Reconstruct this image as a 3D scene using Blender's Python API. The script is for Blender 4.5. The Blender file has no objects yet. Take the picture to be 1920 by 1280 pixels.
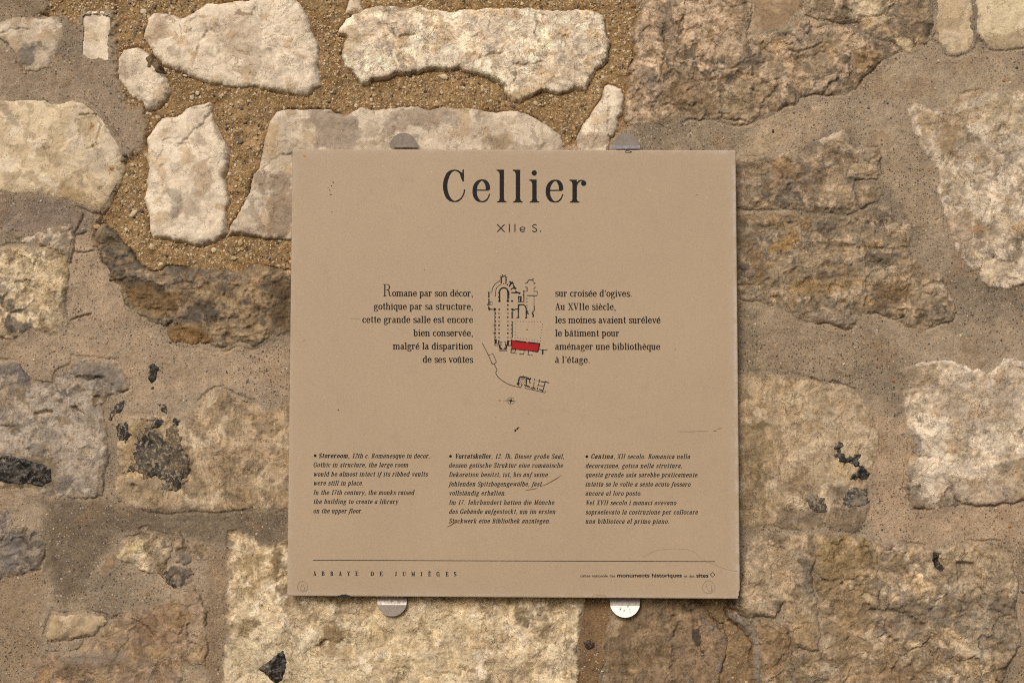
import bpy, math, random
import numpy as np
from mathutils import Vector, Matrix

# ------------------------------------------------------------------ camera, world, sun
R = math.radians
SC = bpy.context.scene
COL = SC.collection
W, H = 1920.0, 1280.0
MM = 0.0007                       # metres per photo pixel on the wall
FPX = 2667.0                      # focal length in photo pixels (50 mm on 36 mm)
PITCH = R(3.9)
cam_d = bpy.data.cameras.new('camera'); cam = bpy.data.objects.new('camera', cam_d); COL.objects.link(cam)
cam_d.lens = 50.0; cam_d.sensor_width = 36.0; cam_d.clip_start = 0.01; cam_d.clip_end = 200.0
DIST = FPX * MM
cam.location = (0.0, -DIST * math.cos(PITCH), -DIST * math.sin(PITCH))
cam.rotation_euler = (R(90) + PITCH, 0, 0)
SC.camera = cam
CAM = np.array(cam.location)

world = bpy.data.worlds.new('World'); SC.world = world; world.use_nodes = True
wn = world.node_tree.nodes; wl = world.node_tree.links
sky = wn.new('ShaderNodeTexSky'); sky.sky_type = 'NISHITA'; sky.sun_disc = False
SUN_EL, SUN_AZ = R(31), R(199)    # azimuth measured clockwise from +Y
sky.sun_elevation = SUN_EL; sky.sun_rotation = SUN_AZ; sky.dust_density = 4.0; sky.air_density = 1.0
wn['Background'].inputs['Strength'].default_value = 0.09
wl.new(sky.outputs[0], wn['Background'].inputs['Color'])
sun_d = bpy.data.lights.new('sun', 'SUN'); sun = bpy.data.objects.new('sun', sun_d); COL.objects.link(sun)
sun_d.energy = 1.95; sun_d.angle = R(23); sun_d.color = (1.0, 0.935, 0.85)
sdir = Vector((math.sin(SUN_AZ) * math.cos(SUN_EL), math.cos(SUN_AZ) * math.cos(SUN_EL), math.sin(SUN_EL)))
sun.rotation_euler = (-sdir).to_track_quat('-Z', 'Y').to_euler()
sun.location = (0, -3, 3)
SC.view_settings.view_transform = 'Standard'; SC.view_settings.look = 'None'
SC.cycles.use_denoising = False; SC.cycles.pixel_filter_type = 'BLACKMAN_HARRIS'; SC.cycles.filter_width = 1.15
SC.view_settings.exposure = 0.0; SC.view_settings.gamma = 1.0

# ------------------------------------------------------------------ helpers
def at(px, py, d=0.008):
    """photo pixel -> world X, Z on the plane d metres in front of the wall face"""
    px = np.asarray(px, float); py = np.asarray(py, float)
    u = (px - W / 2) / FPX; v = (H / 2 - py) / FPX
    c, s = math.cos(PITCH), math.sin(PITCH)
    dy = c - v * s; dz = s + v * c
    t = (-d - CAM[1]) / dy
    return CAM[0] + u * t, CAM[2] + dz * t

def lin(c):
    c = np.asarray(c, float) / 255.0
    return np.where(c <= 0.04045, c / 12.92, ((c + 0.055) / 1.055) ** 2.4)
KALB = 1.0
def alb(r, g, b): return np.minimum(lin((r, g, b)) * KALB, 0.85)

def tag(o, label=None, cat=None, group=None, kind=None):
    if label: o['label'] = label
    if cat: o['category'] = cat
    if group: o['group'] = group
    if kind: o['kind'] = kind
    return o

def empty(name, loc):
    o = bpy.data.objects.new(name, None); COL.objects.link(o); o.location = loc; o.empty_display_size = 0.05
    return o

def link_mesh(name, me, parent=None, loc=(0, 0, 0)):
    """verts are in world space; the object's origin is put at loc"""
    if any(loc): me.transform(Matrix.Translation(-Vector(loc)))
    o = bpy.data.objects.new(name, me); COL.objects.link(o)
    pl = Vector((0, 0, 0))
    p = parent
    while p is not None: pl += p.location; p = p.parent
    o.parent = parent; o.location = Vector(loc) - pl
    return o

def np_mesh(name, V, F, smooth=True, colors=None, attrs=None):
    """F: (n,4) or (n,3) int array"""
    me = bpy.data.meshes.new(name)
    n, k = F.shape
    me.vertices.add(len(V)); me.vertices.foreach_set('co', np.ascontiguousarray(V, np.float32).ravel())
    me.loops.add(n * k); me.loops.foreach_set('vertex_index', np.ascontiguousarray(F, np.int32).ravel())
    me.polygons.add(n); me.polygons.foreach_set('loop_start', np.arange(0, n * k, k, dtype=np.int32))
    me.polygons.foreach_set('loop_total', np.full(n, k, np.int32))
    me.update(calc_edges=True)
    me.polygons.foreach_set('use_smooth', np.full(n, smooth, bool))
    if colors is not None:
        a = me.color_attributes.new('Col', 'FLOAT_COLOR', 'POINT')
        a.data.foreach_set('color', np.concatenate([colors, np.ones((len(V), 1))], 1).astype(np.float32).ravel())
    for kx, val in (attrs or {}).items():
        a = me.attributes.new(kx, 'FLOAT', 'POINT'); a.data.foreach_set('value', val.astype(np.float32))
    return me

# ------------------------------------------------------------------ noise on a shared wall grid
RNG = np.random.RandomState(7)
PERM = np.concatenate([RNG.permutation(4096)] * 2)
GRAD = RNG.uniform(0, 2 * math.pi, 4096); GX = np.cos(GRAD).astype(np.float32); GY = np.sin(GRAD).astype(np.float32)
def hsh(ix, iy, s=0): return PERM[(PERM[(ix + s * 131) & 4095] + iy) & 4095]
def perlin(x, y, s=0):
    ix = np.floor(x).astype(np.int64); iy = np.floor(y).astype(np.int64)
    fx = (x - ix).astype(np.float32); fy = (y - iy).astype(np.float32)
    u = fx * fx * fx * (fx * (fx * 6 - 15) + 10); v = fy * fy * fy * (fy * (fy * 6 - 15) + 10)
    def g(i, j):
        h = hsh(ix + i, iy + j, s); return GX[h] * (fx - i) + GY[h] * (fy - j)
    a = g(0, 0); b = g(1, 0); c = g(0, 1); d = g(1, 1)
    return (a + u * (b - a) + v * (c - a + u * (a - b - c + d))) * 1.5
def fbm(x, y, lam, s=0, octv=4, gain=0.5, ax=1.0, ay=1.0):
    r = np.zeros(np.shape(x), np.float32); a = 1.0; t = 0
    for o in range(octv):
        r += a * perlin(x / (lam * ax), y / (lam * ay), s + o * 17); t += a; a *= gain; lam /= 2.03
    return r / t
def ridged(x, y, lam, s=0, octv=3, ax=1.0, ay=1.0):
    r = np.zeros(np.shape(x), np.float32); a = 1.0; t = 0
    for o in range(octv):
        r += a * (1 - 2 * np.abs(perlin(x / (lam * ax), y / (lam * ay), s + o * 13))); t += a; a *= 0.5; lam /= 2.1
    return r / t
RT = RNG.uniform(-1, 1, (4096, 6)).astype(np.float32)
def worley(x, y, lam, s=0, ax=1.0, ay=1.0):
    """returns F1, F2-F1, facet height, cell random"""
    x = x / (lam * ax); y = y / (lam * ay)
    ix = np.floor(x).astype(np.int64); iy = np.floor(y).astype(np.int64)
    f1 = np.full(x.shape, 9.0, np.float32); f2 = f1.copy(); fac = np.zeros(x.shape, np.float32); rr = fac.copy()
    for i in (-1, 0, 1):
        for j in (-1, 0, 1):
            h = hsh(ix + i, iy + j, s + 3)
            dx = (x - (ix + i + 0.5 + 0.45 * RT[h, 0])).astype(np.float32); dy = (y - (iy + j + 0.5 + 0.45 * RT[h, 1])).astype(np.float32)
            d = np.sqrt(dx * dx + dy * dy)
            m = d < f1
            f2 = np.where(m, f1, np.minimum(f2, d)); f1 = np.where(m, d, f1)
            fac = np.where(m, RT[h, 2] * dx + RT[h, 3] * dy + 0.5 * RT[h, 4], fac); rr = np.where(m, RT[h, 5], rr)
    return f1, f2 - f1, fac, rr

G = 1.75                          # grid step in photo-pixel units
X0, Z0 = -1130.0, -790.0          # grid corner in pixel units (1 unit = MM metres)
NX, NZ = int(2260 / G) + 1, int(1580 / G) + 1
gx = (X0 + np.arange(NX) * G); gz = (Z0 + np.arange(NZ) * G)
PX, PZ = np.meshgrid(gx, gz)      # [NZ, NX]
# domain warp
wx = 14 * fbm(PX, PZ, 70, 1, 3) + 3.2 * fbm(PX, PZ, 16, 2, 3)
wz = 14 * fbm(PX, PZ, 70, 5, 3) + 3.2 * fbm(PX, PZ, 16, 6, 3)
EX, EZ = 6 * fbm(PX, PZ, 38, 11, 3) + 3.2 * fbm(PX, PZ, 9, 12, 3), 6 * fbm(PX, PZ, 38, 14, 3) + 3.2 * fbm(PX, PZ, 9, 15, 3)
QX, QZ = PX + wx, PZ + wz
N200 = fbm(PX, PZ, 220, 21, 4); N90 = fbm(QX, QZ, 90, 22, 4); N40 = fbm(QX, QZ, 40, 23, 4); N18 = fbm(QX, QZ, 18, 24, 3); N7 = fbm(PX, PZ, 7, 25, 2)
M200 = fbm(PX, PZ, 180, 31, 4); M90 = fbm(QX, QZ, 80, 32, 5, 0.62); M40 = fbm(QX, QZ, 36, 33, 4, 0.65); M18 = fbm(QX, QZ, 17, 34, 3, 0.6)
RG = ridged(QX, QZ, 80, 41, 4); RG2 = ridged(QX, QZ, 34, 45, 3)
_, E70, F70, R70 = worley(PX + 2.2 * wx, PZ + 2.2 * wz, 74, 51)
_, E30, F30, R30 = worley(PX + 1.6 * wx, PZ + 1.6 * wz, 32, 53)
_, E13, F13, R13 = worley(PX + wx, PZ + wz, 14, 54)
_, EL, FL, RL = worley(PX + 2.2 * wx, PZ + 2.0 * wz, 34, 55, 2.4, 0.85)
_, EL2, FL2, RL2 = worley(PX + 1.8 * wx, PZ + 1.6 * wz, 15, 56, 2.2, 0.8)
LAY = fbm(PX + wx, PZ + 1.5 * wz, 20, 57, 4, 0.6, 3.0, 0.9)
TOOL = fbm(PX + 0.3 * wx, PZ, 7, 58, 2, 0.5, 0.8, 6.0)

def sstep(a, b, x):
    t = np.clip((x - a) / (b - a), 0, 1); return t * t * (3 - 2 * t)

def to_p(pts, d=0.008):
    a = np.array(pts, float); x, z = at(a[:, 0], a[:, 1], d)
    return np.stack([x / MM, z / MM], 1)

def sdist(P, x, y):
    """signed distance to polygon P (positive inside)"""
    d = np.full(x.shape, 1e18, np.float64); ins = np.zeros(x.shape, bool)
    n = len(P)
    for i in range(n):
        ax, ay = P[i]; bx, by = P[(i + 1) % n]
        ex, ey = bx - ax, by - ay; L = ex * ex + ey * ey + 1e-9
        t = np.clip(((x - ax) * ex + (y - ay) * ey) / L, 0, 1)
        qx = x - ax - t * ex; qy = y - ay - t * ey
        d = np.minimum(d, qx * qx + qy * qy)
        c = ((ay > y) != (by > y)) & (x < (bx - ax) * (y - ay) / (by - ay + 1e-12) + ax)
        ins ^= c
    return np.sqrt(d) * np.where(ins, 1, -1)

def box(P, m):
    i0 = max(0, int((P[:, 0].min() - m - X0) / G)); i1 = min(NX, int((P[:, 0].max() + m - X0) / G) + 2)
    j0 = max(0, int((P[:, 1].min() - m - Z0) / G)); j1 = min(NZ, int((P[:, 1].max() + m - Z0) / G) + 2)
    return slice(j0, j1), slice(i0, i1)

def Zm(ox, oy, s, pts):
    """points read off an enlargement: offset and scale -> photo pixels"""
    return [(ox + x / s, oy + y / s) for x, y in pts]

# ------------------------------------------------------------------ materials
def new_mat(name):
    m = bpy.data.materials.new(name); m.use_nodes = True
    nt = m.node_tree; b = nt.nodes['Principled BSDF']
    b.inputs['Specular IOR Level'].default_value = 0.25
    return m, nt, b
def nd(nt, t, **k):
    n = nt.nodes.new(t)
    for a, v in k.items():
        if a in ('operation', 'blend_type', 'data_type', 'feature', 'noise_dimensions', 'voronoi_dimensions', 'attribute_name', 'attribute_type', 'distance'): setattr(n, a, v)
        else: n.inputs[a].default_value = v
    return n
def mathn(nt, op, a, b=None, c=None):
    n = nt.nodes.new('ShaderNodeMath'); n.operation = op
    for i, v in enumerate((a, b, c)):
        if v is None: continue
        if isinstance(v, (int, float)): n.inputs[i].default_value = v
        else: nt.links.new(v, n.inputs[i])
    return n.outputs[0]
def ramp(nt, fac, stops):
    n = nt.nodes.new('ShaderNodeValToRGB'); e = n.color_ramp.elements
    while len(e) > 1: e.remove(e[-1])
    e[0].position = stops[0][0]; e[0].color = stops[0][1]
    for p, c in stops[1:]:
        q = e.new(p); q.color = c
    nt.links.new(fac, n.inputs[0]); return n.outputs[0]
def mix(nt, fac, a, b, bt='MIX'):
    n = nt.nodes.new('ShaderNodeMix'); n.data_type = 'RGBA'; n.blend_type = bt
    for s, v in ((n.inputs[0], fac), (n.inputs[6], a), (n.inputs[7], b)):
        if isinstance(v, (int, float)): s.default_value = v
        elif isinstance(v, tuple): s.default_value = v
        else: nt.links.new(v, s)
    return n.outputs[2]
def grey(v): return (v, v, v, 1)

def wall_material(name, rough=0.9, fine=0.30, mott=0.3, bump=0.5, pits=0.0, vein=0.0):
    """vertex colour times fine procedural grain; scales in 1/metres"""
    m, nt, b = new_mat(name); L = nt.links
    col = nd(nt, 'ShaderNodeAttribute', attribute_name='Col').outputs['Color']
    spk = nd(nt, 'ShaderNodeAttribute', attribute_name='spk').outputs['Fac']
    snd = nd(nt, 'ShaderNodeAttribute', attribute_name='snd').outputs['Fac']
    pos = nd(nt, 'ShaderNodeNewGeometry').outputs['Position']
    sx = nt.nodes.new('ShaderNodeSeparateXYZ'); L.new(pos, sx.inputs[0]); cx_ = nt.nodes.new('ShaderNodeCombineXYZ'); L.new(sx.outputs[0], cx_.inputs[0]); L.new(sx.outputs[2], cx_.inputs[1]); pos2 = cx_.outputs[0]
    def noise(sc, det=3.0, r=0.6):
        n = nd(nt, 'ShaderNodeTexNoise', Scale=sc, Detail=det, Roughness=r); L.new(pos, n.inputs['Vector']); return n.outputs['Fac']
    n1 = noise(420, 3, 0.7); n2 = noise(95, 4, 0.65); n3 = noise(1000, 1, 0.5)
    f = mathn(nt, 'MULTIPLY_ADD', n1, fine * 1.7, 1 - fine * 0.85)
    f = mathn(nt, 'MULTIPLY', f, mathn(nt, 'MULTIPLY_ADD', n2, fine * 1.4, 1 - fine * 0.7))
    vm = nt.nodes.new('ShaderNodeVectorMath'); vm.operation = 'SCALE'; L.new(col, vm.inputs[0]); L.new(f, vm.inputs['Scale'])
    c = vm.outputs[0]
    # warm / cool drift of the stone itself
    mp0 = nd(nt, 'ShaderNodeMapping'); mp0.inputs['Location'].default_value = (3.1, 1.7, 9.2); L.new(pos, mp0.inputs['Vector'])
    def noise2(sc, det=3.0, r=0.6, dist=0.0):
        n = nd(nt, 'ShaderNodeTexNoise', Scale=sc, Detail=det, Roughness=r, Distortion=dist); L.new(mp0.outputs[0], n.inputs['Vector']); return n.outputs['Fac']
    c = mix(nt, mathn(nt, 'MULTIPLY', ramp(nt, noise(55, 5, 0.7), [(0.50, grey(0)), (0.57, grey(1))]), mott * 0.8), c, (0.80, 0.73, 0.62, 1), 'MULTIPLY')
    c = mix(nt, mathn(nt, 'MULTIPLY', ramp(nt, noise2(62, 6, 0.68, 0.9), [(0.53, grey(0)), (0.56, grey(1))]), mott * 0.7), c, (0.60, 0.57, 0.54, 1), 'MULTIPLY')
    c = mix(nt, mathn(nt, 'MULTIPLY', ramp(nt, noise2(36, 6, 0.66, 0.7), [(0.52, grey(0)), (0.55, grey(1))]), mott * 0.75), c, (1.40, 1.37, 1.30, 1), 'MULTIPLY')
    c = mix(nt, mathn(nt, 'MULTIPLY', ramp(nt, noise2(190, 4, 0.7, 0.6), [(0.60, grey(0)), (0.63, grey(1))]), mott), c, (0.52, 0.48, 0.44, 1), 'MULTIPLY')
    rough_n = noise2(120, 7, 0.68, 0.4)
    hgt = mathn(nt, 'MULTIPLY_ADD', n1, 0.4, mathn(nt, 'MULTIPLY_ADD', n2, 0.9, mathn(nt, 'MULTIPLY', rough_n, 1.7)))
    if vein:
        for sc, ww, mk in ((26, 0.010, 0.50), (48, 0.012, 0.52)):
            a = mathn(nt, 'ABSOLUTE', mathn(nt, 'SUBTRACT', noise2(sc, 4, 0.65, 0.8), 0.5))
            ln = mathn(nt, 'MULTIPLY', mathn(nt, 'LESS_THAN', a, ww * 0.7), ramp(nt, noise(sc * 0.9, 2, 0.5), [(mk, grey(0)), (mk + 0.10, grey(1))]))
            c = mix(nt, mathn(nt, 'MULTIPLY', ln, vein), c, (0.42, 0.33, 0.24, 1), 'MULTIPLY')
            hgt = mathn(nt, 'SUBTRACT', hgt, mathn(nt, 'MULTIPLY', ln, 0.5))
    # dark sand grains
    def grains(scale, radius, keep, seed):
        v = nd(nt, 'ShaderNodeTexVoronoi', voronoi_dimensions='2D', Scale=scale); v.inputs['Randomness'].default_value = 1.0
        mp = nd(nt, 'ShaderNodeMapping'); mp.inputs['Location'].default_value = (seed, seed * 1.7, 0); L.new(pos2, mp.inputs['Vector'])
        wob = nd(nt, 'ShaderNodeTexNoise', Scale=900, Detail=1.0); L.new(pos, wob.inputs['Vector'])
        vm_ = nt.nodes.new('ShaderNodeVectorMath'); vm_.operation = 'MULTIPLY_ADD'; L.new(wob.outputs['Color'], vm_.inputs[0]); vm_.inputs[1].default_value = (0.0011, 0.0011, 0); L.new(mp.outputs[0], vm_.inputs[2]); L.new(vm_.outputs[0], v.inputs['Vector'])
        sep = nd(nt, 'ShaderNodeSeparateColor'); L.new(v.outputs['Color'], sep.inputs[0])
        inside = mathn(nt, 'LESS_THAN', v.outputs['Distance'], mathn(nt, 'MULTIPLY_ADD', sep.outputs[1], radius * 0.9, radius * 0.45))
        kept = mathn(nt, 'LESS_THAN', sep.outputs[0], keep)
        return mathn(nt, 'MULTIPLY', inside, kept), sep.outputs[2], v.outputs['Distance']
    for sc, ra, kp, sd_ in ((560, 0.27, 0.26, 6.3), (330, 0.27, 0.27, 1.3), (190, 0.22, 0.12, 4.1)):
        g, rnd, _ = grains(sc, ra, kp, sd_)
        gc = ramp(nt, rnd, [(0.0, (0.035, 0.03, 0.03, 1)), (0.55, (0.07, 0.055, 0.045, 1)), (0.75, (0.16, 0.07, 0.03, 1)), (0.88, (0.5, 0.43, 0.33, 1))])
        c = mix(nt, mathn(nt, 'MULTIPLY', mathn(nt, 'MULTIPLY', g, spk), 0.85), c, gc)
    # coarse coloured aggregate of the sandy lime mortar
    for sc, ra, kp, sd_ in ((520, 0.36, 0.5, 2.2), (260, 0.33, 0.34, 7.7), (140, 0.27, 0.15, 9.1)):
        g, rnd, dd = grains(sc, ra, kp, sd_)
        gc = ramp(nt, rnd, [(0.0, (0.09, 0.065, 0.045, 1)), (0.3, (0.22, 0.15, 0.08, 1)), (0.5, (0.36, 0.22, 0.09, 1)), (0.68, (0.50, 0.38, 0.22, 1)), (0.86, (0.66, 0.54, 0.38, 1))])
        k = mathn(nt, 'MULTIPLY', g, snd)
        c = mix(nt, mathn(nt, 'MULTIPLY', k, 0.8), c, gc)
        hgt = mathn(nt, 'ADD', hgt, mathn(nt, 'MULTIPLY', k, 0.35))
    if pits:
        g, rnd, dd = grains(300, 0.22, pits, 3.3)
        pc = mathn(nt, 'MULTIPLY', g, ramp(nt, n2, [(0.45, grey(0)), (0.6, grey(1))]))
        c = mix(nt, mathn(nt, 'MULTIPLY', pc, 0.55), c, (0.14, 0.10, 0.07, 1))
        hgt = mathn(nt, 'SUBTRACT', hgt, mathn(nt, 'MULTIPLY', pc, 0.8))
    L.new(c, b.inputs['Base Color']); b.inputs['Roughness'].default_value = rough
    bp = nd(nt, 'ShaderNodeBump', Strength=bump, Distance=0.0013); L.new(hgt, bp.inputs['Height']); L.new(bp.outputs[0], b.inputs['Normal'])
    return m

M_MORTAR = wall_material('lime_mortar', 0.95, 0.34, 0.30, bump=0.9)
M_CHALK = wall_material('pale_limestone', 0.9, 0.13, 0.22, bump=0.55, pits=0.16, vein=0.55)
M_ROUGH = wall_material('weathered_limestone', 0.92, 0.24, 0.70, bump=0.8, pits=0.25, vein=0.6)
def flint_material(name='black_flint', sc=260, lo=0.56, tan=(0.20, 0.165, 0.13, 1), rough=0.30):
    m, nt, b = new_mat(name); L = nt.links
    col = nd(nt, 'ShaderNodeAttribute', attribute_name='Col').outputs['Color']
    pos = nd(nt, 'ShaderNodeNewGeometry').outputs['Position']
    n = nd(nt, 'ShaderNodeTexNoise', Scale=sc, Detail=6.0, Roughness=0.75, Distortion=0.5); L.new(pos, n.inputs['Vector'])
    c = mix(nt, ramp(nt, n.outputs['Fac'], [(lo, grey(0)), (lo + 0.05, grey(1))]), col, tan)
    L.new(c, b.inputs['Base Color']); b.inputs['Roughness'].default_value = rough; b.inputs['Specular IOR Level'].default_value = 0.3
    bp = nd(nt, 'ShaderNodeBump', Strength=0.7, Distance=0.0012); L.new(n.outputs['Fac'], bp.inputs['Height']); L.new(bp.outputs[0], b.inputs['Normal'])
    return m
M_FLINT = flint_material(); M_FLINTM = flint_material('mottled_flint', 190, 0.515, (0.30, 0.235, 0.15, 1), 0.6)

#@@STONES
# palettes (display-like sRGB values turned into albedo)
P_CHALK = [alb(232, 217, 192), alb(218, 202, 177), alb(182, 168, 150), alb(200, 176, 138)]
P_CREAM = [alb(216, 198, 164), alb(196, 176, 142), alb(160, 141, 112), alb(228, 214, 188)]
P_ROUGH = [alb(162, 141, 113), alb(128, 116, 100), alb(204, 180, 150), alb(148, 121, 84)]
P_GREYW = [alb(210, 195, 172), alb(184, 168, 144), alb(148, 135, 118), alb(184, 160, 124)]
P_BROWN = [alb(156, 132, 102), alb(136, 116, 90), alb(116, 102, 84), alb(180, 156, 122)]
P_TAN = [alb(186, 164, 132), alb(164, 143, 112), alb(134, 118, 96), alb(204, 186, 156)]
P_DARK = [alb(146, 127, 100), alb(114, 104, 91), alb(184, 162, 130), alb(150, 122, 80)]
P_FLINT = [np.array([0.020, 0.017, 0.015]), np.array([0.040, 0.034, 0.030]), np.array([0.12, 0.10, 0.08]), np.array([0.03, 0.026, 0.022])]
P_GREY = [alb(142, 132, 122), alb(124, 114, 104), alb(166, 152, 136), alb(132, 110, 84)]

Z1 = lambda p: Zm(0, 0, 2.977, p)
Z2 = lambda p: Zm(600, 0, 2.977, p)
Z3 = lambda p: Zm(1160, 0, 2.526, p)
Z4 = lambda p: Zm(0, 400, 3.2, p)
Z5 = lambda p: Zm(0, 780, 2.56, p)
Z6 = lambda p: Zm(1340, 400, 3.2, p)
Z7 = lambda p: Zm(1340, 780, 2.56, p)
Z8 = lambda p: Zm(380, 960, 1.811, p)

# name, style, palette, polygon(px), height mm, edge radius px, relief factor, label, [parent index]
S = []
def stone(key, style, pal, pts, h=6.0, r=9.0, rel=1.0, label=None, name='stone', under=None, ew=1.0):
    S.append(dict(key=key, style=style, pal=pal, pts=pts, h=h, r=r, rel=rel, label=label, name=name, under=under, ew=ew))

stone('s1', 'chalk', P_GREYW, Z1([(-60,130),(0,105),(80,85),(230,78),(310,95),(340,140),(350,220),(320,280),(280,310),(265,370),(200,395),(130,385),(90,340),(80,300),(20,220),(-60,190)]), 8, 22, 1.3)
stone('s2', 'smooth', P_CHALK, Z1([(445,70),(500,58),(560,58),(630,80),(625,150),(612,250),(618,350),(580,352),(545,335),(500,345),(430,300),(430,230),(445,160),(440,110)]), 2.5, 5, 0.5, 'small cream rectangular stone', ew=0.6)
stone('s3', 'chalk', P_CHALK, Z1([(655,310),(680,265),(760,262),(810,290),(880,380),(910,430),(930,500),(915,555),(860,605),(815,610),(790,560),(720,520),(660,430),(650,380)]), 7, 14, 1.0)
stone('s3b', 'rough', P_BROWN, Z1([(803,322),(820,310),(842,308),(862,335),(885,372),(895,400),(870,405),(845,385),(815,372)]), 9, 4, 0.8)
stone('s4', 'chalk', P_CHALK, Z1([(805,170),(820,100),(860,65),(910,65),(1000,95),(1060,70),(1140,15),(1250,10),(1390,-5),(1420,-60),(1600,-60),(1680,30),(1715,90),(1725,170),(1770,240),(1765,350),(1785,470),(1740,490),(1710,520),(1600,510),(1520,500),(1420,470),(1330,480),(1240,460),(1180,462),(1090,430),(1020,385),(900,350),(860,300),(835,250),(805,200)]), 8, 12, 1.2)
stone('s5', 'chalk', P_CREAM, Z1([(-200,540),(0,545),(60,535),(150,532),(240,545),(290,565),(330,565),(390,545),(450,555),(500,580),(560,640),(600,690),(640,750),(670,800),(685,880),(688,960),(660,1030),(630,1080),(600,1150),(560,1190),(510,1180),(440,1150),(370,1130),(300,1110),(230,1095),(160,1095),(60,1090),(-200,1085)]), 9, 20, 1.1, 'large rounded cream stone')
stone('s6', 'chalk', P_CHALK, Z1([(1160,565),(1170,600),(1190,680),(1210,740),(1250,820),(1262,900),(1245,980),(1255,1060),(1265,1130),(1240,1160),(1250,1260),(1255,1292),(1190,1340),(1100,1362),(1010,1340),(850,1310),(835,1280),(830,1200),(805,1110),(815,1000),(830,930),(812,860),(820,770),(860,700),(890,660),(980,640),(1060,590)]), 8, 10, 1.0)
stone('s7', 'chalk', P_GREYW, Z1([(1540,615),(1620,605),(1720,610),(1830,605),(1870,630)]) + Z2([(40,625),(150,635),(210,600),(290,610),(370,600),(450,600),(540,590),(600,610),(660,600),(720,595),(800,600),(900,610),(1000,625),(1090,620),(1150,625),(1210,660),(1290,710),(1350,750),(1365,800),(1345,850),(1200,1000),(400,1000)]) + [(620,400), (580,446)] + Z4([(1740,143),(1640,147),(1530,135),(1450,118),(1370,112)]) + Z1([(1290,1250),(1340,1170),(1370,1110),(1400,1050),(1410,970),(1445,930),(1455,860),(1480,760),(1500,680)]), 6, 9, 1.2, 'white stone behind the top edge of the panel')
stone('s8', 'chip', P_CHALK, Z2([(105,180),(115,140),(150,100),(200,70),(300,30),(390,25),(490,40),(560,30),(640,45),(740,55),(840,55),(900,45),(980,35),(1080,40),(1180,40),(1250,45),(1320,55),(1400,45),(1480,45),(1560,70),(1590,90),(1595,170),(1615,230),(1600,320),(1540,380),(1500,450),(1480,490),(1420,480),(1370,500),(1320,515),(1240,490),(1190,520),(1110,565),(1060,530),(1030,480),(970,430),(900,400),(820,385),(780,365),(730,385),(640,375),(560,390),(500,400),(420,395),(380,420),(330,435),(290,440),(250,460),(210,440),(180,400),(150,370),(130,300),(135,240),(145,200)]), 7, 6, 0.9, 'long white stone with a pointed lower edge')
stone('s8b', 'chalk', P_CHALK, Z2([(145,55),(150,20),(170,-40),(220,-20),(230,40),(180,58)]), 4, 5, 0.6)
stone('s9', 'chalk', P_CHALK, Z2([(1600,480),(1620,465),(1680,490),(1695,530),(1690,620),(1665,650),(1660,720),(1620,760),(1600,860),(1440,860),(1440,770),(1480,690),(1520,630),(1560,570),(1590,530)]), 7, 10, 1.0)
stone('s10', 'rough', P_ROUGH, Z3([(120,-120),(120,0),(80,120),(70,260),(60,350),(35,450),(30,560),(50,590),(130,588),(215,600),(330,560),(480,560),(560,590),(650,570),(700,550),(780,500),(840,490),(870,450),(950,440),(1070,445),(1130,415),(1170,350),(1250,290),(1330,240),(1300,200),(1210,180),(1120,125),(1000,102),(930,90),(860,75),(800,120),(720,160),(620,170),(630,60),(630,-120)]), 7, 14, 1.15, 'broad rough rubble stone with pink and grey patches')
stone('s11', 'smooth', P_BROWN, Z3([(640,-120),(630,60),(622,155),(720,148),(800,108),(855,60),(880,0),(880,-120)]), 3, 10, 0.5, 'smooth brown stone')
stone('s12', 'rough', P_TAN, Z3([(890,-120),(885,0),(870,60),(940,80),(1010,92),(1130,112),(1215,165),(1310,200),(1340,240),(1380,250),(1440,220),(1490,180),(1500,140),(1490,60),(1480,-120)]), 7, 10, 1.0)
stone('s13', 'smooth', P_CREAM, Z3([(1495,-120),(1505,60),(1508,180),(1560,250),(1600,262),(1680,244),(1700,180),(1682,80),(1680,-120)]), 4, 8, 0.6)
stone('s14', 'smooth', P_CREAM, Z3([(1690,-120),(1692,60),(1692,160),(1760,220),(1850,235),(1990,225),(2350,220),(2350,-120)]), 5, 10, 0.8)
stone('s15a', 'flaky', P_ROUGH, Z3([(420,760),(560,750),(640,740),(740,735),(820,715),(880,710),(970,650),(1080,600),(1095,640),(1110,690),(1235,705),(1250,820),(1225,850),(1120,850),(1120,910),(1140,985),(1090,1010),(900,1000),(700,990),(420,1000)]), 6, 8, 1.0)
stone('s15b', 'flaky', [alb(158, 139, 112), alb(126, 115, 99), alb(196, 174, 142), alb(160, 132, 90)], Z3([(420,1010),(700,1000),(900,1010),(1090,1020),(1150,995),(1230,965),(1290,980),(1300,1010),(1390,1050)]) + Z6([(1090,0),(1180,60),(1190,160),(1200,260),(1260,340),(1355,350),(1390,450),(1450,540),(1460,590),(1430,640),(1280,690),(1150,690),(1110,640),(960,590),(900,600),(830,670),(790,690),(680,660),(560,650),(450,620),(300,540),(150,510),(-60,480)]), 7, 9, 1.2, 'wide layered brown stone right of the panel')
stone('s15c', 'rough', P_TAN, Z3([(1135,855),(1215,860),(1240,880),(1265,915),(1225,955),(1150,980),(1125,910)]), 6, 6, 0.7)
stone('s16', 'chip', P_GREYW, Z3([(1800,425),(1720,430),(1640,445),(1570,455),(1550,510),(1480,500),(1400,480),(1365,510),(1400,600),(1440,690),(1480,740),(1520,800),(1520,900),(1540,990),(1556,1080)]) + Z6([(1380,0),(1420,100),(1470,250),(1500,300),(1590,370),(1620,440),(1660,475),(1760,460),(1856,430),(2300,440)]) + Z3([(2350,430),(1920,430)]), 6, 7, 1.1, 'large greyish cream stone at the right edge')
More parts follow.
